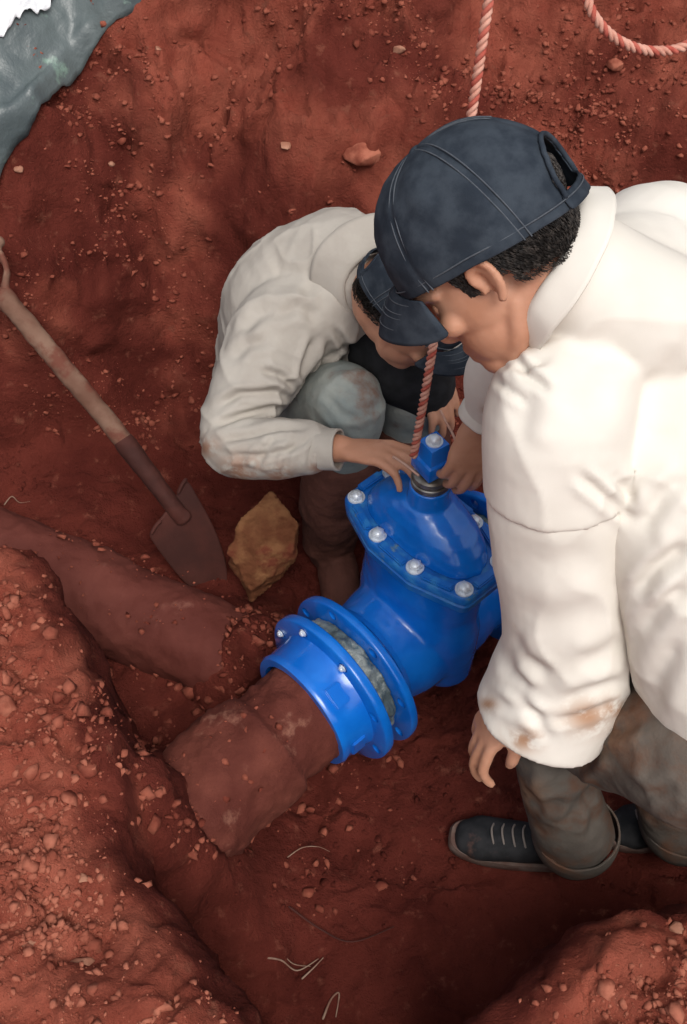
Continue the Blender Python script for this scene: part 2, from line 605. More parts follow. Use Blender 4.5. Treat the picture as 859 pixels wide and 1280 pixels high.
# sideways push so that steep faces get lumps too
pp = np.stack([XX.ravel(), YY.ravel(), ZZ.ravel()], 1)
near = (np.maximum(np.abs(pp[:, 0]), np.abs(pp[:, 1] - 1.5)) < 1.8).astype(float)
offx = .012 * fbm(pp, 13, 3, 7) * near
offy = .018 * fbm(pp, 12, 3, 8) * near
tv = pp.copy()
tv[:, 0] += offx
tv[:, 1] += offy
nx, ny = len(GX), len(GY)
ii = np.arange(ny - 1)[:, None] * nx + np.arange(nx - 1)[None, :]
TF = np.stack([ii, ii + 1, ii + nx + 1, ii + nx], -1).reshape(-1, 4)
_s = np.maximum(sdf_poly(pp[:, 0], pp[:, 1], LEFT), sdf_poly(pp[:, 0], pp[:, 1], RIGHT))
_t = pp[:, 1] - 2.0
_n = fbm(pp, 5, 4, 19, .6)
spoil_lit = np.maximum(sm((_s + .015 + .04 * _n) / .06), sm((_t - .12 + .30 * _n) / .45) * .78) * (.75 + .25 * fbm(pp, 9, 3, 29))  # spoil colour plus painted daylight: bank tops lighter, shaded pit left dark
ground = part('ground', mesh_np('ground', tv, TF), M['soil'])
_a = ground.data.attributes.new('spoil_lit', 'FLOAT', 'POINT')
_a.data.foreach_set('value', np.clip(spoil_lit, 0, 1).astype(np.float32))
tag(ground, 'red soil ground with the dug pit and its banks', None, kind='structure')


def gz(x, y):
    """height of the built ground at x, y (bilinear)"""
    x = np.atleast_1d(np.asarray(x, float))
    y = np.atleast_1d(np.asarray(y, float))
    i = np.clip(np.searchsorted(GX, x) - 1, 0, nx - 2)
    j = np.clip(np.searchsorted(GY, y) - 1, 0, ny - 2)
    u = (x - GX[i]) / (GX[i + 1] - GX[i])
    v = (y - GY[j]) / (GY[j + 1] - GY[j])
    return (ZZ[j, i] * (1 - u) + ZZ[j, i + 1] * u) * (1 - v) + (ZZ[j + 1, i] * (1 - u) + ZZ[j + 1, i + 1] * u) * v


def hit(px, py):
    """where the ground lies under a photo pixel"""
    ds = np.linspace(.9, 5.0, 900)
    pts = CAM + ds[:, None] * (cF + (px - W0 / 2) / FPX * cR + (H0 / 2 - py) / FPX * cU)
    below = pts[:, 2] < gz(pts[:, 0], pts[:, 1])
    k = int(np.argmax(below)) if below.any() else len(ds) - 1
    p = pts[k].copy()
    p[2] = gz(p[0], p[1])[0]
    return p


# ------------------------------------------------------------------ the blue gate valve (local frame: X along the pipe, Z up, origin on the pipe axis)
def lathe_x(prof, n=64, closed=True):
    """profile of (x, r) turned about X"""
    th = np.linspace(0, 2 * np.pi, n, endpoint=False)
    V = np.array([(x, r * math.cos(t), r * math.sin(t)) for x, r in prof for t in th])
    F = grid_faces(len(prof), n, True)
    if closed:
        k = len(prof)
        F += [[(k - 1) * n + i, (k - 1) * n + (i + 1) % n, (i + 1) % n, i] for i in range(n)]
    return V, F


def flange_mesh(name, x0, x1, ro, ri, rb, nb=8, rh=.0115, a0=0.0, face=0):
    """flat ring with real bolt holes and a rounded rim"""
    b = .004
    prof = [(x0, ri), (x0, ro - b), (x0 + b * .4, ro - b * .3), (x0 + b, ro), (x1 - b, ro), (x1 - b * .4, ro - b * .3), (x1, ro - b), (x1, ri)]
    V, F = lathe_x(prof, 96)
    me = mesh_np(name, V, F)
    bm = bmesh.new()
    for k in range(nb):
        a = a0 + 2 * math.pi * k / nb
        Mx = Matrix.Translation((.5 * (x0 + x1), rb * math.cos(a), rb * math.sin(a))) @ Matrix.Rotation(math.pi / 2, 4, 'Y')
        bmesh.ops.create_cone(bm, segments=20, radius1=rh, radius2=rh, depth=abs(x1 - x0) + .03, cap_ends=True, matrix=Mx)
    cm = bpy.data.meshes.new('holes')
    bm.to_mesh(cm)
    bm.free()
    co = bpy.data.objects.new('holes', cm)
    COL.objects.link(co)
    bmm = bmesh.new()
    bmm.from_mesh(me)
    bmesh.ops.recalc_face_normals(bmm, faces=bmm.faces)
    bmm.to_mesh(me)
    bmm.free()
    out = eval_mods(me, [('BOOLEAN', dict(operation='DIFFERENCE', object=co, solver='EXACT'))], name)
    bpy.data.objects.remove(co)
    out.polygons.foreach_set('use_smooth', np.zeros(len(out.polygons), dtype=bool))
    return out


def auto_smooth(me, ang=35):
    bm = bmesh.new()
    bm.from_mesh(me)
    a = math.radians(ang)
    for f in bm.faces:
        f.smooth = True
    for e in bm.edges:
        e.smooth = len(e.link_faces) == 2 and e.calc_face_angle(0) < a
    bm.to_mesh(me)
    bm.free()
    return me


valve = empty('gate_valve', 'blue cast iron gate valve with bolted oval bonnet and square stem cap', 'valve', VALVE_LOC, VPHI)
BZ = .295                      # bonnet joint above the pipe axis
FX = .165
v = VF()
v.loft([(-FX, 0, 0), (-.13, 0, 0), (-.06, 0, 0), (0, 0, 0), (.06, 0, 0), (.13, 0, 0), (FX, 0, 0)],
       [.118, .117, .128, .137, .128, .117, .118], side=(0, 1, 0), n=48, cap=(.01, .01))
v.loft([(0, 0, -.13), (0, 0, -.06), (0, 0, .06), (0, 0, .16), (0, 0, BZ - .03)], [(.10, .05), (.145, .08), (.15, .088), (.142, .078), (.148, .078)], side=(0, 1, 0), n=48, cap=(.3, .01))
v.loft([(-.05, 0, -.14), (-.05, 0, -.185)], [(.02, .02), (.03, .03)], side=(0, 1, 0), cap=(.1, .1))
v.loft([(.05, 0, -.14), (.05, 0, -.185)], [(.02, .02), (.03, .03)], side=(0, 1, 0), cap=(.1, .1))


def body_post(co, no):
    return co + no * (.0012 * fbm(co, 22, 3, 3))[:, None]


part('body', solid('body', v, .0045, 10, body_post), M['blue'], valve, world=False)
BOLTS = [(sx * .046, sy * .1445) for sx in (-1, 1) for sy in (-1, 1)] + [(sx * .078, sy * .05) for sx in (-1, 1) for sy in (-1, 1)]


def oval_outline(off, n=120):
    """rounded outline round the bolt circle, with a swelling at each bolt"""
    pts = []
    for k in range(n):
        a = 2 * math.pi * k / n
        dx, dy = math.cos(a), math.sin(a)
        best = max(bx * dx + by * dy for bx, by in BOLTS)
        pts.append((a, best + off))
    # support function -> outline
    out = []
    for k in range(n):
        a, h = pts[k]
        h1 = (pts[(k + 1) % n][1] - pts[k - 1][1]) / (2 * 2 * math.pi / n)
        out.append((h * math.cos(a) - h1 * math.sin(a), h * math.sin(a) + h1 * math.cos(a)))
    return np.array(out)


def prism_z(name, prof, n=120):
    """prof: list of (z, outline offset or (n,2) outline)"""
    rings = []
    for z, o in prof:
        ol = oval_outline(o, n) if not hasattr(o, 'shape') else o
        rings.append(np.c_[ol, np.full(len(ol), z)])
    V = np.concatenate(rings)
    F = grid_faces(len(rings), n, True)
    F.append(list(range(n))[::-1])
    F.append(list(range((len(rings) - 1) * n, len(rings) * n)))
    me = mesh_np(name, V, F)
    return auto_smooth(me, 40)


part('body_flange', prism_z('body_flange', [(BZ - .034, .012), (BZ - .030, .019), (BZ - .012, .021), (BZ - .0085, .018)]), M['blue_edge'], valve, world=False)
part('gasket', prism_z('gasket', [(BZ - .0082, .014), (BZ - .0052, .014)]), M['cap_dark'], valve, world=False)
part('bonnet_flange', prism_z('bonnet_flange', [(BZ - .005, .019), (BZ - .002, .022), (BZ + .012, .022), (BZ + .017, .018), (BZ + .018, .012)]), M['blue_edge'], valve, world=False)
order = sorted(BOLTS, key=lambda q: math.atan2(q[1], q[0]))
for k in range(8):
    (ax_, ay_), (bx_, by_) = order[k], order[(k + 1) % 8]
    a_, b_ = Vector((ax_, ay_, 0)), Vector((bx_, by_, 0))
    Lp = (b_ - a_).length
    mid = (a_ + b_) / 2
    out = Vector((mid.x, mid.y, 0)).normalized()
    nrm_ = Vector(((b_ - a_).y, -(b_ - a_).x, 0)).normalized()
    if nrm_.dot(out) < 0:
        nrm_ = -nrm_
    ang = math.atan2((b_ - a_).y, (b_ - a_).x)
    bm = bmesh.new()
    bmesh.ops.create_cube(bm, size=1, matrix=Matrix.Translation(mid + nrm_ * .010 + Vector((0, 0, BZ + .0215))) @ Matrix.Rotation(ang, 4, 'Z') @ Matrix.Diagonal((max(Lp - .036, .02), .017, .0085, 1)))
    bmesh.ops.bevel(bm, geom=list(bm.edges), offset=.0026, segments=2, affect='EDGES')
    part('flange_pad', auto_smooth(bm_mesh('flange_pad', bm), 40), M['blue_edge'], valve, world=False)
# bonnet dome: oval hip rising to a round boss
v = VF()
N_ = 72
rings = []
for (z, k) in ((.0175, 0), (.03, .03), (.05, .13), (.072, .32), (.090, .58), (.101, .84), (.107, .95), (.110, 1.0)):
    th = np.linspace(0, 2 * np.pi, N_, endpoint=False)
    q = 2.6
    ex = np.sign(np.cos(th)) * np.abs(np.cos(th)) ** (2 / q) * .067
    ey = np.sign(np.sin(th)) * np.abs(np.sin(th)) ** (2 / q) * .138
    cxr, cyr = .046 * np.cos(th), .046 * np.sin(th)
    rings.append(np.c_[ex * (1 - k) + cxr * k, ey * (1 - k) + cyr * k, np.full(N_, BZ + z)])
V = np.concatenate(rings)
F = grid_faces(len(rings), N_, True)
F.append(list(range(N_))[::-1])
F.append(list(range((len(rings) - 1) * N_, len(rings) * N_)))
v.add(V, F)
v.loft([(0, 0, BZ + .09), (0, 0, BZ + .12), (0, 0, BZ + .155)], [.046, .040, .038], side=(0, 1, 0), n=40, cap=(.01, .01))
for sy in (-1, 1):            # ribs down the long sides
    v.loft([(0, sy * .03, BZ + .10), (0, sy * .085, BZ + .065), (0, sy * .128, BZ + .018)], [(.012, .014)] * 3, side=(1, 0, 0), n=16)
part('bonnet', solid('bonnet', v, .003, 7, body_post), M['blue'], valve, world=False)


def cyl(name, prof, n=40, M4=None, smooth=35):
    """turned about Z: prof of (z, r)"""
    th = np.linspace(0, 2 * np.pi, n, endpoint=False)
    V = np.array([(r * math.cos(t), r * math.sin(t), z) for z, r in prof for t in th])
    F = grid_faces(len(prof), n, True)
    F.append(list(range(n))[::-1])
    F.append(list(range((len(prof) - 1) * n, len(prof) * n)))
    if M4 is not None:
        V = xf(M4, V)
    return auto_smooth(mesh_np(name, V, F), smooth)


Z0 = BZ + .155
part('gland_ring', cyl('gland_ring', [(Z0, .033), (Z0 + .002, .036), (Z0 + .012, .036), (Z0 + .014, .034)]), M['gland'], valve, world=False)
part('gland_ring', cyl('gland_ring', [(Z0 + .0142, .030), (Z0 + .016, .033), (Z0 + .026, .033), (Z0 + .029, .030), (Z0 + .031, .024)]), M['gland'], valve, world=False)
part('stem', cyl('stem', [(Z0 + .031, .019), (Z0 + .048, .018)]), M['gland'], valve, world=False)
# square stem cap: tapered block with a wider skirt
bm = bmesh.new()
Zc = Z0 + .040


def sqr(z, h):
    return [bm.verts.new((sx * h, sy * h, z)) for sx, sy in ((-1, -1), (1, -1), (1, 1), (-1, 1))]


rs = [sqr(Zc, .027), sqr(Zc + .030, .0265), sqr(Zc + .032, .0215), sqr(Zc + .068, .019)]
for a, b in zip(rs[:-1], rs[1:]):
    for i in range(4):
        bm.faces.new((a[i], a[(i + 1) % 4], b[(i + 1) % 4], b[i]))
bm.faces.new(rs[0][::-1])
bm.faces.new(rs[-1])
bmesh.ops.bevel(bm, geom=list(bm.edges), offset=.0022, segments=2, profile=.6, affect='EDGES')
bmesh.ops.rotate(bm, verts=bm.verts, cent=(0, 0, 0), matrix=Matrix.Rotation(math.radians(-8), 3, 'Z'))
scap = part('stem_cap', auto_smooth(bm_mesh('stem_cap', bm), 30), M['blue'], valve, world=False)


def bolt_mesh(name, r=.0118, h=.011):
    bm = bmesh.new()
    bmesh.ops.create_cone(bm, segments=24, radius1=r * 1.45, radius2=r * 1.45, depth=.003, cap_ends=True, matrix=Matrix.Translation((0, 0, .0015)))
    bmesh.ops.create_cone(bm, segments=6, radius1=r * 1.12, radius2=r * 1.12, depth=h * .7, cap_ends=True, matrix=Matrix.Translation((0, 0, .003 + h * .35)))
    bmesh.ops.create_uvsphere(bm, u_segments=16, v_segments=8, radius=r * .98, matrix=Matrix.Translation((0, 0, .003 + h * .62)) @ Matrix.Diagonal((1, 1, .62, 1)))
    return auto_smooth(bm_mesh(name, bm), 40)


o = part('bolt', bolt_mesh('bolt', .0105, .009), M['zinc'], scap, world=False)
o.location = (0, 0, Zc + .0675)
bme = bolt_mesh('bolt')
for bx, by in BOLTS:
    o = part('bolt', bme, None, valve, world=False)
    o.location = (bx, by, BZ + .0175)
    o.rotation_euler = (0, 0, random.random())
bme.materials.append(M['zinc'])
for s in (-1, 1):
    x0, x1 = sorted((s * (FX + .002), s * (FX + .021)))
    part('flange', auto_smooth(flange_mesh('flange', x0, x1, .174, .095, .1525, a0=.39)), M['blue'], valve, world=False)
# raised cast collar just behind the near flange, and the raised letter bar on the barrel
V, F = lathe_x([(-FX + .018, .110), (-FX + .018, .128), (-FX + .030, .122), (-FX + .030, .110)], 64)
part('collar', auto_smooth(mesh_np('collar', V, F)), M['blue'], valve, world=False)

# adapters on both ends: flange, tapered socket, cast pad; each is its own thing
GAP = .043


def adapter(s, label):
    ad = empty('flange_adapter', label, 'pipe adapter', VALVE_LOC, VPHI, 'flange adapters on the pipe ends')
    xa = s * (FX + .021 + GAP)
    xb = xa + s * .022
    x0, x1 = sorted((xa, xb))
    part('flange', auto_smooth(flange_mesh('flange', x0, x1, .171, .10, .1505, a0=.30)), M['blue'], ad, world=False)
    prof = [(xb - s * .002, .104), (xb - s * .002, .134), (xb + s * .012, .130), (xb + s * .056, .127), (xb + s * .066, .130), (xb + s * .073, .126), (xb + s * .073, .109)]
    V, F = lathe_x(prof, 72)
    part('socket', auto_smooth(mesh_np('socket', V, F), 50), M['blue'], ad, world=False)
    # small cast pads round the socket
    for k, a in enumerate((.55, 1.6, 2.7)):
        bm = bmesh.new()
        bmesh.ops.create_cube(bm, size=1, matrix=Matrix.Rotation(a, 4, 'X') @ Matrix.Translation((xb + s * .034, 0, .128)) @ Matrix.Diagonal((.034, .045, .007, 1)))
        bmesh.ops.bevel(bm, geom=list(bm.edges), offset=.0025, segments=2, affect='EDGES')
        part('cast_pad', auto_smooth(bm_mesh('cast_pad', bm), 30), M['blue'], ad, world=False)
    for a in (.30, .30 + math.pi / 4, .30 + math.pi * .5, .30 + 7 * math.pi / 4, .3 + math.pi * 1.5):
        o = part('bolt', bme, None, ad, world=False)
        o.location = (xb + s * .0005, .1505 * math.cos(a), .1505 * math.sin(a))
        o.rotation_euler = (0, s * math.pi / 2, 0)
        o.scale = (.5, .5, .5)
    return ad


adapter(-1, 'blue flanged pipe adapter on the muddy pipe, in front of the valve')
adapter(1, 'blue flanged pipe adapter behind the valve, half hidden by the bending man')
# crumpled packing between each flange pair
for s, lb in ((-1, 'pale crumpled rubber and film packing between the two near blue flanges'), (1, 'rubber packing ring between the far blue flanges')):
    prof = []
    for k in range(15):
        t = k / 14
        prof.append((s * (FX + .0225 + t * (GAP - .003)), .128 + .005 * math.sin(t * math.pi)))
    prof = prof + [(prof[-1][0], .10), (prof[0][0], .10)]
    V, F = lathe_x(prof, 160)
    r = np.linalg.norm(V[:, 1:], axis=1)
    nn = fbm(V, 34, 4, 9 + s, .6)
    k = np.where(r > .12, 1 + .05 * nn, 1)
    V[:, 1] *= k
    V[:, 2] *= k
    pk = part('packing_ring', mesh_np('packing_ring', V, F), M['film'])
    pk.location = VALVE_LOC
    pk.rotation_euler = (0, 0, VPHI)
    tag(pk, lb, 'gasket', 'packing rings between the flanges')


# ------------------------------------------------------------------ pipes
def muddy_pipe(name, a, b, r, label, seed, mud=.012, n=80, bell=None, mk='pipe'):
    a, b = np.array(a, float), np.array(b, float)
    L = np.linalg.norm(b - a)
    ax = (b - a) / L
    sd_ = np.cross(ax, (0, 0, 1.0))
    sd_ /= np.linalg.norm(sd_)
    up = np.cross(sd_, ax)
    m = int(L / .006)
    th = np.linspace(0, 2 * np.pi, n, endpoint=False)
    V = []
    for i in range(m + 1):
        c = a + ax * L * i / m
        rr = r + (0 if bell is None else bell[1] * float(sm((bell[0] - L * i / m) / .012)))
        V.append(c + np.outer(np.cos(th), sd_) * rr + np.outer(np.sin(th), up) * rr)
    V = np.concatenate(V)
    nrm = np.tile(np.outer(np.cos(th), sd_) + np.outer(np.sin(th), up), (m + 1, 1))
    lump = fbm(V, 9, 5, seed, .55)
    V = V + nrm * (mud * np.clip(lump + .15, -.25, 1.2) + .3 * mud * fbm(V, 32, 3, seed + 5) + .0015 * fbm(V, 90, 2, seed + 3))[:, None]
    F = grid_faces(m + 1, n, True)
    F.append(list(range(n))[::-1])
    F.append(list(range(m * n, (m + 1) * n)))
    o = part(name, mesh_np(name, V, F), M[mk])
    tag(o, label, 'pipe')
    return rebase(o, a - np.array([0, 0, r]))


def vloc(x, y, z):
    c, s = math.cos(VPHI), math.sin(VPHI)
    return (VALVE_LOC.x + c * x - s * y, VALVE_LOC.y + s * x + c * y, VALVE_LOC.z + z)


muddy_pipe('water_pipe', vloc(-.70, 0, -.05), vloc(-.285, 0, 0), .104, 'mud-caked red brown pipe running into the front blue adapter', 5, .011, bell=(.30, .013))
muddy_pipe('water_pipe', vloc(.285, 0, 0), vloc(1.1, 0, 0), .104, 'pipe leaving the back blue adapter toward the far bank', 15, .008)
muddy_pipe('buried_pipe', np.array(PIPE_A) + (np.array(PIPE_A) - np.array(PIPE_B)) * .9 + np.array([0, 0, .06]), np.array(PIPE_B) + (np.array(PIPE_B) - np.array(PIPE_A)) * .02 + np.array([0, 0, -.08]), .106, 'smooth red brown pipe crossing the pit floor below the spade', 25, .007, mk='clay_pipe')


# ------------------------------------------------------------------ spade
def spade():
    sp = empty('spade', 'muddy spade with wooden handle leaning on the pit wall', 'spade', P(213, 634, 2.56))
    top, soc = P(6, 372, 2.47), P(150, 545, 2.53)
    nk = P(216, 632, 2.56)
    ax = (nk - top).normalized()
    v = VF()
    v.loft([top, top.lerp(soc, .5), soc, soc.lerp(nk, .35)], [.0235, .023, .022, .018], side=(0, 0, 1), n=20, sub=14)

    def post(co, no):
        return co + no * (.0016 * fbm(co, 40, 3, 5))[:, None]
    part('handle', solid('handle', v, .004, 3, post), M['wood'], sp)
    v = VF()
    v.loft([soc.lerp(nk, .10), soc.lerp(nk, .5), nk, nk + ax * .04], [.0245, .023, .020, (.022, .012)], side=(1, 0, 0), n=20)
    part('socket', solid('socket', v, .0035, 3, post), M['rust'], sp)
    # D grip: two straps and a cross bar
    side = Vector(ax.cross(Vector(-cF))).normalized()
    g0, g1 = top - ax * .10 + side * .055, top - ax * .10 - side * .055
    v = VF()
    v.loft([top + ax * .05, top - ax * .01 + side * .012, top - ax * .05 + side * .045, g0], [(.016, .016), (.012, .009), (.011, .007), (.011, .009)], side=(0, 0, 1), n=14)
    v.loft([top + ax * .05, top - ax * .01 - side * .012, top - ax * .05 - side * .045, g1], [(.016, .016), (.012, .009), (.011, .007), (.011, .009)], side=(0, 0, 1), n=14)
    v.loft([g0 + side * .01, g1 - side * .01], [.014, .014], side=(0, 0, 1), n=16)
    part('grip', solid('grip', v, .0035, 3, post), M['wood'], sp)
    # blade
    rows = [((186, 668), (213, 634), (234, 597), 2.555), ((190, 676), (218, 646), (246, 620), 2.565), ((203, 694), (233, 668), (264, 650), 2.59),
            ((220, 716), (249, 694), (278, 685), 2.62), ((238, 736), (262, 716), (285, 712), 2.645), ((258, 748), (270, 738), (283, 734), 2.665)]
    V = []
    for l, c, r, d in rows:
        lp, cp, rp = P(*l, d), P(*c, d + .012), P(*r, d)
        for t in np.linspace(0, 1, 9):
            V.append((lp * (1 - t) + rp * t) * (1 - math.sin(math.pi * t)) + (lp.lerp(rp, t) * .0 + (lp * (1 - t) ** 2 + cp * 2 * t * (1 - t) + rp * t * t)) * math.sin(math.pi * t))
    me = sheet('blade', V, len(rows), 9, .005, sub=2)
    part('blade', me, M['rust'], sp)
    # rolled foot treads on the shoulders
    for l in ((190, 666), (232, 600)):
        a = P(*l, 2.55)
        b = a.lerp(P(213, 634, 2.55), .45)
        part('foot_tread', tube('foot_tread', [a, a.lerp(b, .5) + Vector((0, 0, .004)), b], .0045, 10), M['rust'], sp)
    return sp


spade()


# ------------------------------------------------------------------ stones, rock, clods
def rock_mesh(name, pts, seed, vox=.006, amp=.012, fr=14):
    bm = bmesh.new()
    for p in pts:
        bm.verts.new(p)
    bmesh.ops.convex_hull(bm, input=bm.verts)
    bmesh.ops.triangulate(bm, faces=bm.faces)
    me = bm_mesh(name, bm)
    out = eval_mods(me, [('REMESH', dict(mode='VOXEL', voxel_size=vox)), ('SMOOTH', dict(factor=.5, iterations=2))], name)
    co, no = get_co(out), get_no(out)
    co = co + no * (amp * fbm(co, fr, 4, seed, .55))[:, None]
    set_co(out, co)
    return out


top = [(300, 648), (338, 612), (373, 652), (367, 688), (340, 720), (313, 740), (284, 690)]
pts = []
for k, (x, y) in enumerate(top):
    p = P(x, y, 2.50 + (y - 675) * .0006)
    pts.append(p)
    q = p + Vector((0, .01, -.055))
    c = P(328, 676, 2.5)
    q = q + Vector(((q.x - c.x) * .02, (q.y - c.y) * .02, 0))
    pts.append(q)
pts.append(P(328, 672, 2.488))
rk = part('rock', rock_mesh('rock', pts, 3, .004, .0045, 34), M['ochre'])
tag(rk, 'large pointed ochre rock on the pit floor beside the spade blade', 'rock')
rebase(rk, P(328, 676, 2.6))

STONES = [(845, 1163, 20, 'small pale stone on the front right bank, by the picture edge'),
          (103, 1208, 32, 'round pale red stone, biggest on the front left bank'),
          (36, 1178, 20, 'oval clod near the picture edge on the front left bank'),
          (66, 1136, 22, 'pale clod up the front left bank above the round stone'),
          (104, 1100, 16, 'small pink stone on the front left bank, highest of the cluster'),
          (10, 885, 34, 'pale broken clod at the picture edge beside the crossing pipe'),
          (135, 1187, 14, 'small stone close beside the round pale stone'),
          (196, 62, 13, 'small stone high on the bank beside the tarp'),
          (24, 214, 14, 'pale stone just under the lower corner of the tarp'),
          (499, 66, 17, 'round stone on the back bank beside the hanging rope'),
          (452, 194, 44, 'large dull red clod on the back bank close to the navy cap'),
          (770, 88, 26, 'dull red clod under the rope loop'),
          (140, 214, 12, 'small clod below the tarp edge on the back bank'),
          (357, 188, 15, 'pale fleck of stone in the middle of the back bank')]
for k, (px, py, s, lb) in enumerate(STONES):
    p = hit(px, py)
    d = (p - CAM) @ cF
    r = s / FPX * d * .5
    r_ = np.random.default_rng(100 + k)
    pts = [Vector(p) + Vector(q / np.linalg.norm(q) * np.array([r * 1.15, r, r * .72]) * r_.uniform(.85, 1.1)) for q in r_.normal(size=(16, 3))]
    st = part('stone', rock_mesh('stone', pts, 50 + k, max(r / 9, .0012), r * .10, .6 / r), M['stone'] if k not in (10, 11, 5) else M['crumb'])
    tag(st, lb, 'stone', 'stones lying on the banks')
    rebase(st, p)

# crumbs of dry soil: uncountable
ico = bmesh.new()
bmesh.ops.create_icosphere(ico, subdivisions=1, radius=1)
IV = np.array([v.co for v in ico.verts])
IF = np.array([[v.index for v in f.verts] for f in ico.faces])
ico.free()


def crumbs(name, pos, size, label, material, seed):
    n = len(pos)
    r_ = np.random.default_rng(seed)
    q = r_.normal(size=(n, 4))
    q /= np.linalg.norm(q, axis=1)[:, None]
    w, x, y, z = q.T
    R = np.stack([1 - 2 * (y * y + z * z), 2 * (x * y - z * w), 2 * (x * z + y * w), 2 * (x * y + z * w), 1 - 2 * (x * x + z * z), 2 * (y * z - x * w),
                  2 * (x * z - y * w), 2 * (y * z + x * w), 1 - 2 * (x * x + y * y)], 1).reshape(n, 3, 3)
    sc = r_.uniform(.6, 1.25, size=(n, 1, 3))
    loc = IV[None] * sc * (1 + np.clip(.36 * r_.normal(size=(n, len(IV), 1)), -.6, .6))
    V = np.einsum('nij,nvj->nvi', R, loc) * size[:, None, None]
    V[:, :, 2] *= .7
    V = V + pos[:, None, :]
    F = (IF[None] + (np.arange(n) * len(IV))[:, None, None]).reshape(-1, 3)
    o = part(name, mesh_np(name, V.reshape(-1, 3), F, smooth=False), material)
    tag(o, label, None, kind='stuff')
    return o


def scatter(n, seed, density, smin, smax, power=3.0):
    r_ = np.random.default_rng(seed)
    m_ = n * 14
    xs = r_.uniform(-1.3, 1.3, m_)
    ys = r_.uniform(.2, 3.1, m_)
    p2 = np.stack([xs, ys, np.zeros_like(xs)], 1)
    z = gz(xs, ys)
    uv_, dd_ = proj(np.stack([xs, ys, z], 1))
    seen = (uv_[:, 0] > -120) & (uv_[:, 0] < W0 + 120) & (uv_[:, 1] > -120) & (uv_[:, 1] < H0 + 120)
    k = (r_.random(m_) < density(xs, ys, z, p2)) & seen
    xs, ys, z = xs[k][:n], ys[k][:n], z[k][:n]
    s = smin + (smax - smin) * r_.random(len(xs)) ** power
    jx = xs + .012 * fbm(np.stack([xs, ys, z], 1), 13, 3, 7)
    jy = ys + .018 * fbm(np.stack([xs, ys, z], 1), 12, 3, 8)
    return np.stack([jx, jy, z + s * .15], 1), s


def dens_banks(x, y, z, p):
    cl = np.clip(.62 + .8 * fbm(p, 5.0, 3, 13), .12, 1)
    s = np.maximum(sdf_poly(x, y, LEFT), sdf_poly(x, y, RIGHT))
    return np.clip((z - .44) / .08, 0, 1) * cl * (y < 1.5) * (.10 + .85 * sm((s - .03) / .12))


def dens_back(x, y, z, p):
    cl = np.clip(.05 + 1.0 * fbm(p, 3.5, 3, 17), 0, 1) * .5
    top = np.clip((y - 2.35 + (x + .1) * .35) / .3, 0, 1) * (x < .2) * np.clip(.7 + .8 * fbm(p, 6, 3, 18), 0, 1)
    patch = np.exp(-(((x - .55) / .22) ** 2 + ((y - 2.33) / .12) ** 2)) * .9
    return np.clip((y > 1.9) * (cl + top + patch), 0, 1)


def dens_floor(x, y, z, p):
    cl = np.clip(.15 + .9 * fbm(p, 5.0, 3, 23), 0, 1)
    return cl * np.clip((.45 - z) / .2, 0, 1) * .35


pos, s = scatter(24000, 1, dens_banks, .0014, .0085, 5.0)
crumbs('loose_soil_crumbs', pos, s, 'dry orange red soil crumbs strewn over the near banks', M['crumb'], 2)
pos, s = scatter(900, 15, dens_banks, .005, .016, 3.5)
crumbs('soil_clods', pos, s, 'small dry soil clods lying among the crumbs on the near banks', M['crumb'], 12)
pos, s = scatter(22000, 31, dens_back, .0012, .0095, 6.0)
crumbs('loose_soil_crumbs', pos, s, 'red soil crumbs clinging to the back wall', M['wall_crumb'], 32)
pos, s = scatter(9000, 5, dens_floor, .0012, .008, 5.0)
crumbs('loose_soil_crumbs', pos, s, 'dark red soil crumbs on the pit floor', M['soil'], 6)

# clods heaped against the pipe ends and lying on the pipes
r_ = np.random.default_rng(77)
cp_, cs_ = [], []
for (cx, cy, rad, n) in ((-.33, .88, .15, 420), (-.21, 1.28, .15, 380), (-.02, .95, .22, 160), (-.45, 1.22, .2, 160)):
    ang_, rr_ = r_.uniform(0, 2 * np.pi, n), rad * np.sqrt(r_.random(n))
    xx, yy = cx + rr_ * np.cos(ang_), cy + rr_ * np.sin(ang_)
    ss = .002 + .012 * r_.random(n) ** 4
    cp_.append(np.stack([xx, yy, gz(xx, yy) + ss * .2], 1))
    cs_.append(ss)
for (pa, pb, rad, n) in ((vloc(-.66, 0, -.045), vloc(-.40, 0, -.01), .118, 120), (tuple(PIPE_A), tuple(PIPE_B), .113, 90)):
    pa, pb = np.array(pa), np.array(pb)
    axp = (pb - pa) / np.linalg.norm(pb - pa)
    sdp = np.cross(axp, (0, 0, 1.0))
    sdp /= np.linalg.norm(sdp)
    t_, off = r_.random(n) ** 1.4, r_.uniform(-.8, .8, n) * rad
    ss = .0018 + .008 * r_.random(n) ** 4
    cp_.append(pa + t_[:, None] * (pb - pa) + off[:, None] * sdp + np.stack([0 * t_, 0 * t_, np.sqrt(rad ** 2 - off ** 2)], 1))
    cs_.append(ss)
crumbs('soil_clods', np.concatenate(cp_), np.concatenate(cs_), 'dark red clods heaped round the pipes', M['wall_crumb'], 41)

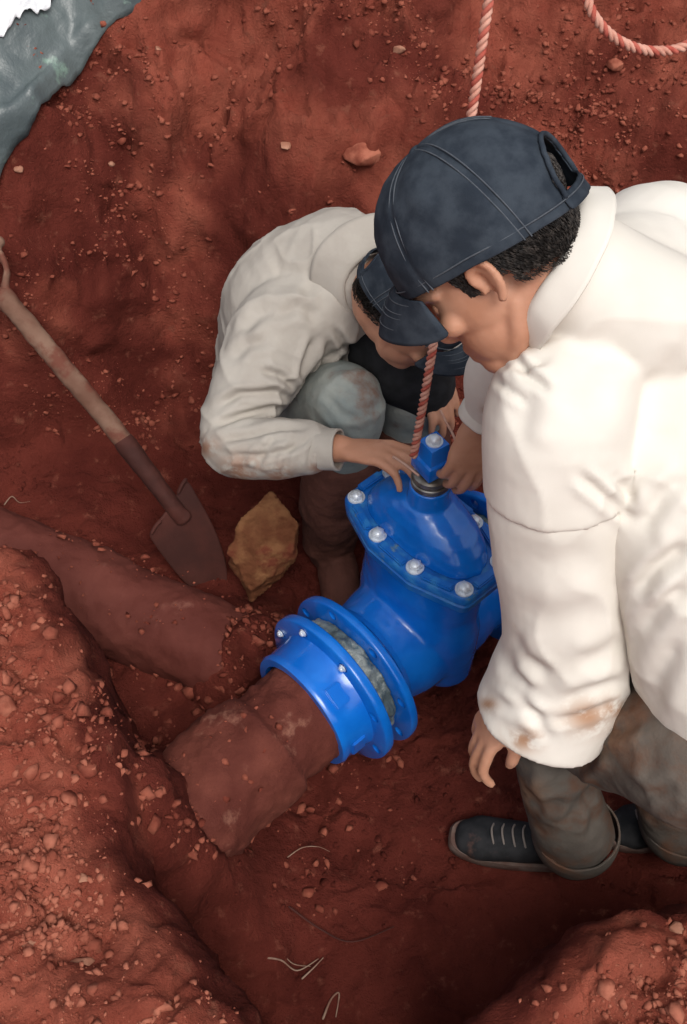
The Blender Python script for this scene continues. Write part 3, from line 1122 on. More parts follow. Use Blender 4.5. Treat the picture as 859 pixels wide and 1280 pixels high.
# roots and straw
ROOTS = [([(6, 632), (16, 624), (26, 632), (38, 628)], .0022, 'pale root fibres in the pit wall by the picture edge'),
         ([(332, 1198), (352, 1203), (372, 1216), (398, 1200)], .0028, 'pale forked root on the near pit floor'),
         ([(378, 1224), (392, 1212), (404, 1198)], .0026, 'short pale root crossing the forked root'),
         ([(350, 1188), (366, 1206), (388, 1209)], .0018, 'fine pale root hair beside the forked root'),
         ([(404, 1274), (414, 1252), (424, 1244), (420, 1272)], .003, 'curled pale root at the bottom of the picture'),
         ([(360, 1072), (378, 1062), (398, 1061), (412, 1065)], .0016, 'thin arched straw on the pit floor below the pipe'),
         ([(362, 1135), (400, 1163), (440, 1180), (492, 1160)], .003, 'long dark root arched over the near pit floor')]
for k, (pl, r, lb) in enumerate(ROOTS):
    pts = [hit(*p) + np.array([0, 0, r * 1.2 + (.006 if 0 < i < len(pl) - 1 else 0)]) for i, p in enumerate(pl)]
    o = part('root', tube('root', pts, r * .75, 7, r * .35, 8), M['root'] if k != 6 else M['rust'])
    tag(o, lb, 'root', 'roots and straw on the soil')
    rebase(o, pts[0])

# ------------------------------------------------------------------ tarp on the upper bank
A0, A1 = hit(20, 194), hit(190, -6)
_ed = np.array([hit(20 + 170 * k, 194 - 200 * k)[:2] for k in np.linspace(0, 1, 12)])
for _ in range(1):
    _ed[1:-1] = .5 * _ed[1:-1] + .25 * (_ed[:-2] + _ed[2:])
e_ = (A1 - A0)[:2]
e_ /= np.linalg.norm(e_)
n_ = np.array([-e_[1], e_[0]])
if n_[0] > 0:
    n_ = -n_
NU, NV = 150, 110
us = np.linspace(-.6, 2.2, NU)
vs = np.concatenate([np.linspace(0, .06, 14), np.linspace(.07, .85, NV - 14)])
uu, vv = np.meshgrid(us, vs)
ku = np.linspace(0, 1, 12)
ex = np.interp(us, ku, _ed[:, 0]) + np.where(us < 0, us * (_ed[2, 0] - _ed[0, 0]) * 5.5, 0) + np.where(us > 1, (us - 1) * (_ed[-1, 0] - _ed[-3, 0]) * 5.5, 0)
ey = np.interp(us, ku, _ed[:, 1]) + np.where(us < 0, us * (_ed[2, 1] - _ed[0, 1]) * 5.5, 0) + np.where(us > 1, (us - 1) * (_ed[-1, 1] - _ed[-3, 1]) * 5.5, 0)
tx = (ex[None, :] + n_[0] * vv).ravel()
ty = (ey[None, :] + n_[1] * vv).ravel()
p2 = np.stack([tx, ty, np.zeros_like(tx)], 1)
edge = .003 * fbm(p2, 6, 3, 4)
tx += n_[0] * edge
ty += n_[1] * edge
tz = np.maximum(height(tx, ty, False), 0)
# the sheet bridges the hollows
tz = tz.reshape(uu.shape)
for _ in range(40):
    pad = np.pad(tz, 1, mode='edge')
    tz = np.maximum(tz * .98 + .0, .25 * (pad[:-2, 1:-1] + pad[2:, 1:-1] + pad[1:-1, :-2] + pad[1:-1, 2:]))
rid = (1 - np.abs(fbm(p2, 5, 3, 77))) ** 5
wE = np.clip(1 - vv.ravel() / .10, 0, 1)
tz = tz.ravel() * (1 - wE) + (np.minimum(height(tx, ty, False), gz(tx, ty) + .02) + .012) * wE
tz = tz + .028 + .022 * rid * np.clip(vv.ravel() / .05, 0.25, 1) + .006 * fbm(p2, 20, 3, 9)
roll = vv.ravel()
tz += .012 * np.exp(-((roll - .02) / .012) ** 2) - .012 * np.exp(-(roll / .008) ** 2)
tp = part('tarp', eval_mods(mesh_np('tarp', np.stack([tx, ty, tz], 1), grid_faces(NV, NU)), [('SOLIDIFY', dict(thickness=.003, offset=1))], 'tarp'), M['tarp'])
tag(tp, 'creased grey green plastic tarp laid on the bank top', 'tarp')
rebase(tp, A0)


def tarp_z(x, y):
    k = np.argmin((tx - x) ** 2 + (ty - y) ** 2)
    return tz[k]


# ragged bright white patch laid over the tarp
B0 = hit(-25, -35)
outl = [(-90, -80), (130, -80), (108, -6), (82, 22), (66, 42), (40, 52), (10, 76), (-60, 96)]
oc = np.array([hit(x, y)[:2] for x, y in outl])
cc = oc.mean(0)
V, nr, ncol = [], 14, 64
for i in range(nr):
    for j in range(ncol):
        f = j / ncol * len(oc)
        a, b = oc[int(f) % len(oc)], oc[(int(f) + 1) % len(oc)]
        q = a + (b - a) * (f - int(f))
        t = i / (nr - 1)
        jag = 1 + (.06 * math.sin(j * 2.3) + .05 * math.sin(j * 5.1)) * t
        x, y = cc + (q - cc) * (t * .98 + .02) * jag
        V.append((x, y, tarp_z(x, y) + .020 + .014 * t * (1 - t) + .008 * vnoise(np.array([[x, y, 0]]), 28, 3)[0]))
wp = part('white_patch', sheet('white_patch', V, nr, ncol, .002, wrap=True, sub=1), M['patch_white'])
tag(wp, 'ragged bright white patch lying on the tarp corner', 'plastic sheet')
rebase(wp, (cc[0], cc[1], tarp_z(*cc)))


# ------------------------------------------------------------------ ropes
def rope(label, ctrl, r=.0074, pitch=.030, cat='rope'):
    ro = empty('rope', label, cat, ctrl[0], 0, 'cream and red twisted ropes')
    pts = [np.array(p) for p in ctrl]
    m = len(pts)
    C = []
    for i in range(m - 1):
        p0, p1, p2, p3 = pts[max(i - 1, 0)], pts[i], pts[i + 1], pts[min(i + 2, m - 1)]
        for s in range(60):
            t = s / 60
            C.append(.5 * (2 * p1 + (p2 - p0) * t + (2 * p0 - 5 * p1 + 4 * p2 - p3) * t * t + (3 * p1 - p0 - 3 * p2 + p3) * t ** 3))
    C.append(pts[-1])
    C = np.array(C)
    L = np.r_[0, np.cumsum(np.linalg.norm(np.diff(C, axis=0), axis=1))]
    n = int(L[-1] / .0045)
    S = np.linspace(0, L[-1], n)
    C = np.stack([np.interp(S, L, C[:, k]) for k in range(3)], 1)
    T = np.gradient(C, axis=0)
    T /= np.linalg.norm(T, axis=1)[:, None]
    a = np.cross(T, (0.31, .9, .1))
    a /= np.linalg.norm(a, axis=1)[:, None]
    b = np.cross(T, a)
    th = np.linspace(0, 2 * np.pi, 8, endpoint=False)
    for k in range(3):
        ph = 2 * np.pi * (S / pitch + k / 3)
        c = C + r * .50 * (np.cos(ph)[:, None] * a + np.sin(ph)[:, None] * b)
        rr = r * .56
        V = c[:, None, :] + rr * (np.cos(th)[None, :, None] * a[:, None, :] + np.sin(th)[None, :, None] * b[:, None, :])
        F = grid_faces(n, 8, True)
        F += [list(range(8))[::-1], list(range((n - 1) * 8, n * 8))]
        part('strand', mesh_np('strand', V.reshape(-1, 3), F), M['rope_red'] if k == 0 else M['rope_cream'], ro)
    return ro


r0 = np.array(vloc(.01, .075, BZ + .10))
rope('taut twisted rope coming down from above to the valve neck',
     [np.array(P(517, 570, 1.93)), np.array(P(535, 470, 1.80)), np.array(P(572, 250, 1.64)), np.array(P(590, 140, 1.57)), np.array(P(611, 0, 1.49)), np.array(P(650, -250, 1.38))])
rope('slack twisted rope hanging in a loop over the back bank',
     [np.array(P(700, -120, 1.55)), np.array(P(733, -4, 1.56)), np.array(P(752, 32, 1.58)), np.array(P(782, 55, 1.6)), np.array(P(820, 64, 1.62)), np.array(P(862, 54, 1.63)), np.array(P(920, 0, 1.62)), np.array(P(960, -120, 1.6))], r=.0074)
# ------------------------------------------------------------------ people
def cvec(r, u, t):
    """direction from picture-right / picture-up / toward-viewer components"""
    return Vector(r * cR + u * cU - t * cF)


def head_matrix(center, f, u):
    f = f.normalized()
    u = (u - f * u.dot(f)).normalized()
    r = f.cross(u)
    Mx = Matrix((r, f, u)).transposed().to_4x4()
    Mx.translation = center
    return Mx


def add_head(v, Mh):
    v.ell((0, -.012, .048), (.076, .097, .083), Mh, 40, 24)
    v.ell((0, .030, -.012), (.064, .066, .072), Mh, 32, 20)
    v.ell((0, .040, -.055), (.054, .056, .056), Mh, 32, 20)
    v.ell((0, -.005, -.052), (.056, .062, .052), Mh)                     # throat and nape
    v.ell((0, .062, -.092), (.034, .036, .026), Mh)                       # chin
    for s in (-1, 1):
        v.loft([(s * .046, .002, -.045), (s * .043, .024, -.076), (s * .022, .060, -.097)], [.013, .014, .013], side=(1, 0, 0), M=Mh)   # jaw line
        v.ell((s * .040, .072, -.022), (.022, .020, .016), Mh)            # cheek bone
        v.loft([(s * .008, .094, .018), (s * .030, .088, .024), (s * .052, .064, .018)], [.008, .009, .007], side=(0, 0, 1), M=Mh)    # brow
        v.ell((s * .010, .096, -.036), (.009, .009, .007), Mh)            # nostril wing
        # ear: helix, antihelix, lobe, concha floor
        def e(x, y, z):
            return (s * x, y, z)
        v.loft([e(.075, .008, -.006), e(.079, .011, .010), e(.082, .003, .023), e(.086, -.011, .022), e(.087, -.017, .006), e(.084, -.013, -.013), e(.078, -.003, -.026)],
               [.0040, .0046, .0050, .0050, .0048, .0050, .0060], side=(1, 0, 0), n=12, sub=8, M=Mh)
        v.loft([e(.079, -.001, .015), e(.082, -.009, .008), e(.081, -.007, -.010)], [.0038, .0042, .0040], side=(1, 0, 0), n=12, M=Mh)
        v.ell(e(.0725, -.004, .0), (.0045, .012, .021), Mh)
        v.ell(e(.076, .008, -.009), (.004, .005, .006), Mh)               # tragus
    v.loft([(0, .090, .020), (0, .099, -.008), (0, .109, -.034), (0, .097, -.043)], [.008, .008, .0105, .008], side=(1, 0, 0), M=Mh)   # nose
    v.loft([(-.023, .086, -.066), (0, .098, -.063), (.023, .086, -.066)], [.005, .0075, .005], side=(0, 0, 1), M=Mh)
    v.loft([(-.021, .084, -.074), (0, .096, -.077), (.021, .084, -.074)], [.005, .0085, .005], side=(0, 0, 1), M=Mh)


def hand_matrix(wrist, direction, dorsal):
    y = Vector(direction).normalized()
    z = Vector(dorsal)
    z = (z - y * z.dot(y)).normalized()
    x = y.cross(z)
    Mx = Matrix((x, y, z)).transposed().to_4x4()
    Mx.translation = wrist
    return Mx


def add_hand(v, Mh, side, curls, thumb=((.022, .018, -.004), (.040, .050, -.014), (.046, .078, -.026), (.042, .098, -.036)), spread=1.0):
    """side=+1: thumb on local +x.  curls: bend at the three joints for index..little"""
    v.loft([(0, -.03, 0), (0, 0, 0), (0, .035, .001), (0, .070, .002), (0, .093, 0)], [(.027, .020), (.026, .018), (.034, .017), (.040, .0145), (.038, .011)], side=(1, 0, 0), n=20, M=Mh)
    roots = [(.030, .086), (.0105, .092), (-.009, .090), (-.028, .082)]
    lens = [(.042, .026, .021), (.046, .030, .022), (.043, .028, .021), (.034, .021, .018)]
    for (rx, ry), ln, cu in zip(roots, lens, curls):
        ang, p = 0.0, np.array([rx * side, ry - .012, .001])
        dxs = rx * .16 * spread * side / .03 * .3
        pts = [p, np.array([rx * side, ry + .004, .002])]
        p = pts[-1]
        for L, c in zip(ln, cu):
            ang += c
            p = p + L * np.array([dxs, math.cos(ang), -math.sin(ang)])
            pts.append(p)
        v.loft(pts, [.0098, .0095, .0088, .0080, .0066], side=(1, 0, 0), n=12, sub=6, M=Mh)
    v.loft([(x * side, y, z) for x, y, z in thumb], [.0135, .0115, .0100, .0078], side=(0, 0, 1), n=12, M=Mh)


CAPC, CAPR = np.array([0, -.008, .030]), np.array([.095, .118, .116])


def cap_edge_z(th):
    s = math.sin(th)
    return .022 + .014 * s if s > 0 else .022 + .030 * s


def cap_pt(th, t, off=0.0):
    """th azimuth (90 deg = front), t 0..1 from the rim to the button"""
    ze = cap_edge_z(th)
    k = (ze - CAPC[2]) / CAPR[2]
    ph = math.asin(max(-.9, k)) * (1 - t) + math.pi / 2 * t
    c = abs(math.cos(ph)) ** .82
    seam = min(abs(((math.degrees(th) - 90) + 30) % 60 - 30), 60) / 60 * 2 * math.pi * .09 * c / 2
    groove = -.0016 * math.exp(-(seam / .0022) ** 2)
    puff = .002 * math.sin(math.radians((math.degrees(th) - 90) * 3)) ** 2
    R = CAPR + off + groove + puff
    return CAPC + np.array([R[0] * math.cos(th) * c, R[1] * math.sin(th) * c, R[2] * math.sin(ph)])


def make_cap(person, Mh, seed, label=None):
    NT, NP = 132, 34
    V = np.array([cap_pt(2 * math.pi * i / NT, .985 * j / NP) for j in range(NP + 1) for i in range(NT)])
    V += (V - CAPC) / np.linalg.norm(V - CAPC, axis=1)[:, None] * (.0028 * fbm(V, 18, 3, seed))[:, None]
    F = []

    def inside(i, j):
        th = 2 * math.pi * (i + .5) / NT
        p = cap_pt(th, .985 * (j + .5) / NP)
        h = p[2] - cap_edge_z(th)
        return p[1] < 0 and h > .018 and (p[0] / .045) ** 2 + ((h - .018) / .058) ** 2 < 1
    for j in range(NP):
        for i in range(NT):
            if inside(i, j):
                continue
            a, b = j * NT + i, j * NT + (i + 1) % NT
            F.append([a, b, b + NT, a + NT])
    F.append([NP * NT + i for i in range(NT)])
    me = mesh_np('cap', xf(Mh, V), F)
    me = eval_mods(me, [('SOLIDIFY', dict(thickness=.0022, offset=-1)), ('SUBSURF', dict(levels=1, render_levels=1))], 'cap')
    cp = part('cap', me, M['denim'], person)
    if label:
        cp['label'] = label
    for k in range(6):
        th = math.radians(90 + 60 * k)
        for dth in (-.035, .035):
            pts = [cap_pt(th + dth / max(.12, math.cos(t * 1.5)), t, .0006) for t in np.linspace(0 if k != 3 else .62, .93, 16)]
            part('seam', tube('seam', xf(Mh, pts), .0009, 5, None, 2), M['stitch'], cp)
    # binding round the back opening and the rear strap
    arch = []
    for a in np.linspace(-.05, math.pi + .05, 26):
        x, h = .046 * math.cos(a), .018 + .059 * max(math.sin(a), -.05)
        lo, hi = 0.0, .9
        th = math.atan2(-1, 0)
        for _ in range(30):
            mid = (lo + hi) / 2
            # azimuth so that the point's x matches
            best = min((abs(cap_pt(tt, mid)[0] - x), tt) for tt in np.linspace(math.pi * 1.2, math.pi * 1.8, 121))[1]
            if cap_pt(best, mid)[2] - cap_edge_z(best) < h:
                lo = mid
            else:
                hi = mid
        arch.append(cap_pt(best, mid, .001))
    part('binding', tube('binding', xf(Mh, arch), .0030, 8, None, 2), M['denim'], cp)
    V = []
    for h in (0, .009, .019):
        for a in np.linspace(math.pi * 1.33, math.pi * 1.67, 17):
            p = cap_pt(a, 0, .0022)
            V.append(p + np.array([0, 0, h]))
    part('strap', sheet('strap', xf(Mh, V), 3, 17, .002, sub=1), M['denim'], cp)
    # rim stitching
    rim = [cap_pt(a, .06, .0008) for a in np.linspace(0, 2 * math.pi, 80)]
    part('seam', tube('seam', xf(Mh, rim), .0009, 5, None, 1), M['stitch'], cp)
    # button
    v = VF()
    top = cap_pt(0, 1.0)
    v.ell((0, CAPC[1], CAPC[2] + CAPR[2] + .0005), (.0075, .0075, .0035), Mh)
    part('button', mesh_np('button', np.concatenate(v.V), v.F), M['denim'], cp)
    # brim
    V, nr, ncl = [], 10, 33
    for i in range(nr):
        t = i / (nr - 1)
        for j in range(ncl):
            s = j / (ncl - 1)
            th = math.radians(43 + 94 * s)
            e = cap_pt(th, .0)
            ext = .057 * max(math.sin(math.pi * s), 0) ** .55
            x = e[0] * (1 + .05 * t)
            V.append((x, e[1] + ext * t, e[2] + .003 - .010 * t - 5.5 * x * x * (.35 + .65 * t) + .010 * math.sin(math.pi * s) - .02 * t * t))
    br = part('brim', sheet('brim', xf(Mh, V), nr, ncl, .0034, sub=1), M['denim'], cp)
    for tt in (.25, .45, .65, .85):
        i = int(tt * (nr - 1))
        row = np.array(V[i * ncl + 3:(i + 1) * ncl - 3]) + np.array([0, 0, .0024])
        part('stitch_line', tube('stitch_line', xf(Mh, row[::2]), .0007, 5, None, 2), M['stitch'], br)
    return cp


def make_hair(person, Mh, seed, col='hair'):
    r_ = np.random.default_rng(seed)
    V, ncl, nr = [], 72, 18

    def surf(th, z, off=0):
        c = np.array([0, -.012, .048])
        R = np.array([.0785, .0995, .085]) + off
        k = np.clip((z - c[2]) / R[2], -.985, .985)
        cc = math.sqrt(1 - k * k)
        cc = max(cc, .90 if z < .01 else 0)      # the nape runs on down to the neck
        return c + np.array([R[0] * math.cos(th) * cc, R[1] * math.sin(th) * cc, z - c[2]])

    def low(th):
        b = max(0.0, -math.sin(th))            # 1 at the back
        s = math.sin(th)
        return (.002 if s > -.12 else -.016) - .028 * b ** 1.1
    ths = np.linspace(math.radians(158), math.radians(382), ncl)
    for i in range(nr):
        t = i / (nr - 1)
        for th in ths:
            z = .095 * (1 - t) + low(th) * t
            V.append(surf(th, z, -.003 * t * t - .004 * (1 - t)))
    V = np.array(V)
    V += ((V - V.mean(0)) / np.linalg.norm(V - V.mean(0), axis=1)[:, None]) * (.002 * fbm(V, 70, 3, seed))[:, None]
    hr = part('hair', sheet('hair', xf(Mh, V), nr, ncl, .006, sub=1, offset=1), M[col], person)
    # strands
    SV, SF = [], []
    for k in range(9000):
        th = r_.uniform(math.radians(150), math.radians(390))
        lo = low(th) - .006
        z = r_.uniform(lo, .05)
        p = surf(th, z, .0005)
        n = p - np.array([0, -.012, .03])
        n /= np.linalg.norm(n)
        d = np.array([r_.normal() * .16, -.45 + r_.normal() * .15, -1.0 + r_.normal() * .15])
        d -= n * (d @ n)
        d /= np.linalg.norm(d)
        d = d + n * r_.uniform(-.02, .06)
        w = np.cross(d, n)
        w /= np.linalg.norm(w)
        L = r_.uniform(.006, .013)
        wd = r_.uniform(.0003, .0006)
        b = len(SV)
        SV += [p + w * wd, p - w * wd, p + n * wd * 1.4, p + d * L * .6 + n * .001 + w * wd * .7, p + d * L * .6 + n * .001 - w * wd * .7, p + d * L * .6 + n * .0022, p + d * L - n * .0006]
        SF += [[b, b + 1, b + 4, b + 3], [b + 1, b + 2, b + 5, b + 4], [b + 2, b, b + 3, b + 5], [b + 3, b + 4, b + 6], [b + 4, b + 5, b + 6], [b + 5, b + 3, b + 6]]
    part('hair_strands', mesh_np('hair_strands', xf(Mh, SV), SF), M['hair_strand'], person)
    return hr


def stain(o, blobs):
    """mud marks rubbed into a garment: photo spots (x, y, radius) on the facing side"""
    me = o.data
    co = xf(WM[o.name], get_co(me))
    uv, d = proj(co)
    val = np.zeros(len(co))
    for x, y, r in blobs:
        val = np.maximum(val, np.exp(-(((uv[:, 0] - x) / r) ** 2 + ((uv[:, 1] - y) / (r * .7)) ** 2)))
    a = me.attributes.new('stain', 'FLOAT', 'POINT')
    a.data.foreach_set('value', np.clip(val * .9, 0, 1).astype(np.float32))


def make_eyes(person, Mh):
    for s in (-1, 1):
        v = VF()
        v.ell((s * .031, .075, .001), (.0125, .0115, .0110), Mh)          # lids lowered
        part('eyelid', mesh_np('eyelid', np.concatenate(v.V), v.F), M['skin'], person)


def make_collar(person, shirt, center, axis, front, r0, mat_, h=.036, fall=.05, spread=.045, side_w=1.0, tips=.028, width=None):
    """turned-down shirt collar round the neck, open at the front"""
    axis = Vector(axis).normalized()
    front = Vector(front)
    front = (front - axis * front.dot(axis)).normalized()
    rt = front.cross(axis)
    V, nc, nr = [], 61, 9
    for i in range(nr):
        t = i / (nr - 1)
        for j in range(nc):
            s = j / (nc - 1)
            a = math.radians(-90 + 24) + (2 * math.pi - math.radians(48)) * s     # gap at front
            # a measured so that front is at -90 deg
            ca, sa = math.cos(a), math.sin(a)
            fr = max(0, -sa)
            if t < .4:
                k = t / .4
                rr, hh = r0 * (1 - .06 * k), h * k
            else:
                k = (t - .4) / .6
                rr, hh = r0 * .94 + .006 + spread * k * (1 - .25 * fr), h + .003 * math.sin(k * math.pi) - (fall + tips * fr ** 4) * k
            p = Vector(center) + rt * (ca * rr * side_w) + front * (-sa * rr) + axis * (hh - .020 * fr)
            V.append(p)
    V = np.array([tuple(p) for p in V])
    V += np.stack([.003 * fbm(V, 14, 3, k) for k in (1, 2, 3)], 1)
    return part('collar', sheet('collar', V, nr, nc, .0032, sub=1), mat_, shirt)


def make_shoe(person, heel, toe, mat_up='shoe', laces=True, w=.047):
    """low canvas shoe: upper, welted sole, laces; heel and toe are points on the ground"""
    heel, toe = Vector(heel), Vector(toe)
    y = (toe - heel)
    Ls = y.length
    y.normalize()
    z = Vector((0, 0, 1))
    z = (z - y * z.dot(y)).normalized()
    x = y.cross(z)
    Mx = Matrix((x, y, z)).transposed().to_4x4()
    Mx.translation = heel
    v = VF()
    v.loft([(0, .03, .035), (0, .09 * Ls / .29, .045), (0, .16 * Ls / .29, .040), (0, .23 * Ls / .29, .030), (0, Ls - .028, .026)], [(.034, .034), (.036, .040), (.042, .034), (w, .026), (.036, .020)], side=(1, 0, 0), n=24, cap=(.9, 1.0), M=Mx)
    v.loft([(0, .055, .04), (0, .055, .085)], [(.036, .046), (.038, .046)], side=(1, 0, 0), n=24, cap=(.3, .3), M=Mx)
    up = part('shoe', solid('shoe', v, .004, 5), M[mat_up], person)
    ol = []
    for k in range(48):
        a = 2 * math.pi * k / 48
        yy = Ls * .5 - (Ls * .5 + .004) * math.cos(a)
        u = yy / Ls
        ww = .036 + (w - .030) * math.sin(min(max(u, 0), 1) * math.pi * .5) ** 2
        ol.append((ww * np.sign(math.sin(a)) * abs(math.sin(a)) ** .62, yy))
    V, F = [], []
    for zz, k in ((0, .97), (.004, 1.0), (.020, 1.0), (.026, .97)):
        V += [(a * k, (b - Ls / 2) * k + Ls / 2, zz) for a, b in ol]
    F = grid_faces(4, 48, True) + [list(range(48))[::-1], list(range(144, 192))]
    part('sole', auto_smooth(mesh_np('sole', xf(Mx, V), F), 40), M['sole'], up)
    if laces:
        for k in range(5):
            yy = .125 + k * .020
            hgt = float(np.interp(yy, [.09, .16, .23], [.088, .078, .060]))
            pts = [(-.022, yy, hgt - .010), (-.008, yy + .006, hgt - .001), (.008, yy + .008, hgt - .001), (.022, yy + .004, hgt - .010)]
            part('lace', tube('lace', xf(Mx, pts), .0022, 6, None, 4), M['lace'], up)
    return up


# ---------------------------------------------------------------- the man bending in front (seen from behind and above)
fa = empty('person', 'person in white shirt and navy cap bending over the valve, seen from behind', 'person', (.45, .86, 0), 0, 'workers at the valve')
HA = head_matrix(P(621, 320, 1.25), cvec(-.68, -.49, -.545), cvec(-.673, .695, .22))
shL, shR = P(694, 512, 1.30), P(825, 308, 1.42)
nkA = P(714, 346, 1.275)
hipA = Vector((.58, .84, .80))
axA = (shR - shL).normalized()
v = VF()
add_head(v, HA)
hb = HA @ Vector((0, -.026, -.045))
v.loft([hb, hb.lerp(nkA, .55), nkA], [(.052, .056), (.052, .054), (.052, .054)], side=tuple(axA), n=24)
v.loft([hipA + Vector((0.02, -.01, -.05)), Vector((.53, .88, .97)), Vector((.47, .93, 1.10)), Vector((.39, 1.0, 1.22)), nkA + (Vector((.39, 1.0, 1.22)) - nkA) * .25], [(.15, .11), (.13, .09), (.13, .08), (.09, .06), (.045, .04)], side=tuple(axA), n=24)
elL, wrL = P(706, 745, 1.50), P(652, 872, 1.62)
v.loft([nkA.lerp(shL, .6) + Vector((.02, 0, -.03)), shL, shL.lerp(elL, .5), elL, elL.lerp(wrL, .5), wrL], [.045, .05, .047, .042, .038, .028], side=(1, 0, 0), n=20)
elR, wrR = P(690, 440, 1.64), P(601, 523, 1.86)
v.loft([nkA.lerp(shR, .6) + Vector((0, 0, -.03)), shR, shR.lerp(elR, .5), elR, elR.lerp(wrR, .5), wrR], [.06, .055, .047, .042, .036, .026], side=(0, 1, 0), n=20)
hipL, hipR = Vector((.50, .72, .80)), Vector((.66, .96, .80))
knL, anL = P(694, 892, 1.86), P(702, 1046, 2.14)
knR, anR = P(838, 905, 1.95), P(836, 1030, 2.17)
for h_, k_, a_ in ((hipL, knL, anL), (hipR, knR, anR)):
    v.loft([h_, h_.lerp(k_, .5), k_, k_.lerp(a_, .4), a_, a_ + Vector((0, 0, -.03))], [.085, .075, .055, .050, .032, .028], side=(1, 0, 0), n=20)
# hands
hmL = hand_matrix(wrL, P(600, 925, 1.675) - wrL, cvec(-.75, .35, .55))
add_hand(v, hmL, -1, [(.35, .4, .3), (.3, .35, .3), (.35, .4, .3), (.45, .4, .3)])
hmR = hand_matrix(wrR, P(575, 612, 1.925) - wrR, cvec(.25, .30, .92))
add_hand(v, hmR, -1, [(.45, .35, .25), (.4, .45, .3), (.45, .5, .35), (.5, .55, .35)], thumb=((.020, .018, -.006), (.038, .046, -.020), (.040, .074, -.036), (.030, .094, -.050)))


def skin_post(co, no):
    return co + no * (.0005 * fbm(co, 55, 3, 2))[:, None]


part('body', solid('body', v, .0036, 2, skin_post), M['skin'], fa)
make_eyes(fa, HA)
make_hair(fa, HA, 21)
make_cap(fa, HA, 3)

# shirt
v = VF()
spn = [hipA + Vector((.03, -.03, -.055)), hipA + Vector((.01, -.01, .07)), Vector((.47, .93, 1.10)), Vector((.365, 1.02, 1.26)), nkA + Vector((.01, -.005, -.01))]
v.loft(spn, [(.225, .17), (.215, .165), (.20, .145), (.15, .11), (.075, .07)], side=tuple(axA), n=48, hollow=(.05, 0), cap=(1, .3))
v.loft([nkA + Vector((.025, -.02, -.05)), shL.lerp(nkA, .45) + Vector((.02, 0, -.03)), P(698, 524, 1.31), P(699, 606, 1.362)],
       [.060, .085, .0895, .0915], side=(1, 0, 0), n=36, hollow=(0, .02), wall=.01)
v.loft([nkA + Vector((.02, .0, -.05)), shR.lerp(nkA, .4) + Vector((0, 0, -.03)), shR + Vector((0, 0, -.01))], [.06, .085, .09], side=(0, 1, 0), n=32)
nxA = cvec(-.87, .42, .22).normalized()
v.loft([nkA - nxA * .09 + Vector((.02, 0, -.01)), nkA - nxA * .03, nkA + nxA * .024], [.085, .080, .074], side=(0, 1, 0), n=36, cap=(1, .1), hollow=(0, .02))
vs1 = VF()
vs1.loft([P(702, 568, 1.33), P(699, 632, 1.38), P(704, 720, 1.46), P(708, 800, 1.545), P(694, 858, 1.605), P(676, 896, 1.64)],
         [.078, .0885, .088, .088, .098, .099], side=(1, 0, 0), n=36, hollow=(0, .06), wall=.011)
vs2 = VF()
vs2.loft([shR + Vector((0, 0, -.01)), shR.lerp(elR, .55), P(682, 430, 1.65), P(632, 464, 1.755), P(607, 512, 1.843)],
         [.088, .082, .076, .064, .038], side=(0, 1, 0), n=32, hollow=(0, .03), wall=.008)

FOLD_A = [
    ([(792, 655), (765, 628), (735, 604), (722, 590)], 7, .006), ([(794, 655), (785, 620), (765, 590)], 9, .005),
    ([(797, 665), (830, 620), (862, 596)], 12, .008), ([(794, 748), (822, 712), (862, 680)], 11, .011), ([(800, 790), (835, 750), (862, 735)], 12, .007),
    ([(633, 800), (640, 838), (665, 868)], 8, .006), ([(643, 790), (655, 822), (690, 846)], 8, .005), ([(612, 868), (650, 890), (700, 900)], 7, .004), ([(700, 880), (740, 862), (785, 850)], 9, .005),
    ([(628, 848), (660, 885), (690, 925)], 7, .005), ([(720, 832), (755, 818), (788, 796)], 12, .005), ([(690, 905), (735, 890), (780, 872)], 6, .004),
    ([(745, 430), (722, 480), (718, 530)], 22, .004), ([(800, 340), (775, 410), (765, 470)], 26, .004), ([(850, 430), (822, 500), (815, 570)], 26, .006), ([(672, 480), (655, 520), (648, 560)], 14, .003),
    ([(625, 690), (690, 702), (750, 690)], 20, .003), ([(640, 760), (690, 775), (760, 765)], 18, .003), ([(850, 800), (822, 850), (812, 890)], 14, .007),
    ([(640, 440), (660, 470), (690, 490)], 6, .006), ([(615, 470), (640, 490), (660, 505)], 5, .004), ([(622, 455), (655, 460), (690, 450)], 5, .004)]


def shirtA_post(co, no):
    q = co * np.array([1.0, 1.0, .55]) + .03 * np.stack([fbm(co, 6, 2, k) for k in (1, 2, 3)], 1)
    n = .0032 * fbm(co, 5, 2, 5) + .0006 * fbm(co, 16, 2, 6) + .0045 * ((1 - np.abs(vnoise(q, 7, 7))) ** 6 - .2)
    co = co + no * n[:, None]
    return crease(co, no, FOLD_A)


shA = part('shirt', solid('shirt', v, .0048, 5, shirtA_post), M['white_shirt'], fa)
for vv_ in (vs1, vs2):
    sl_ = part('sleeve', solid('sleeve', vv_, .0048, 4, shirtA_post), M['white_shirt'], shA)
    stain(sl_, [(735, 896, 30), (768, 886, 20), (655, 925, 22), (610, 880, 12), (612, 512, 10)])
# collar and cuff
nax = (hb - nkA).normalized()
make_collar(fa, shA, nkA + cvec(-.85, .35, .25) * .026, cvec(-.87, .42, .22), cvec(-.35, -.55, -.75), .080, M['white_shirt'], h=.024, fall=.036, spread=.020, tips=.02)


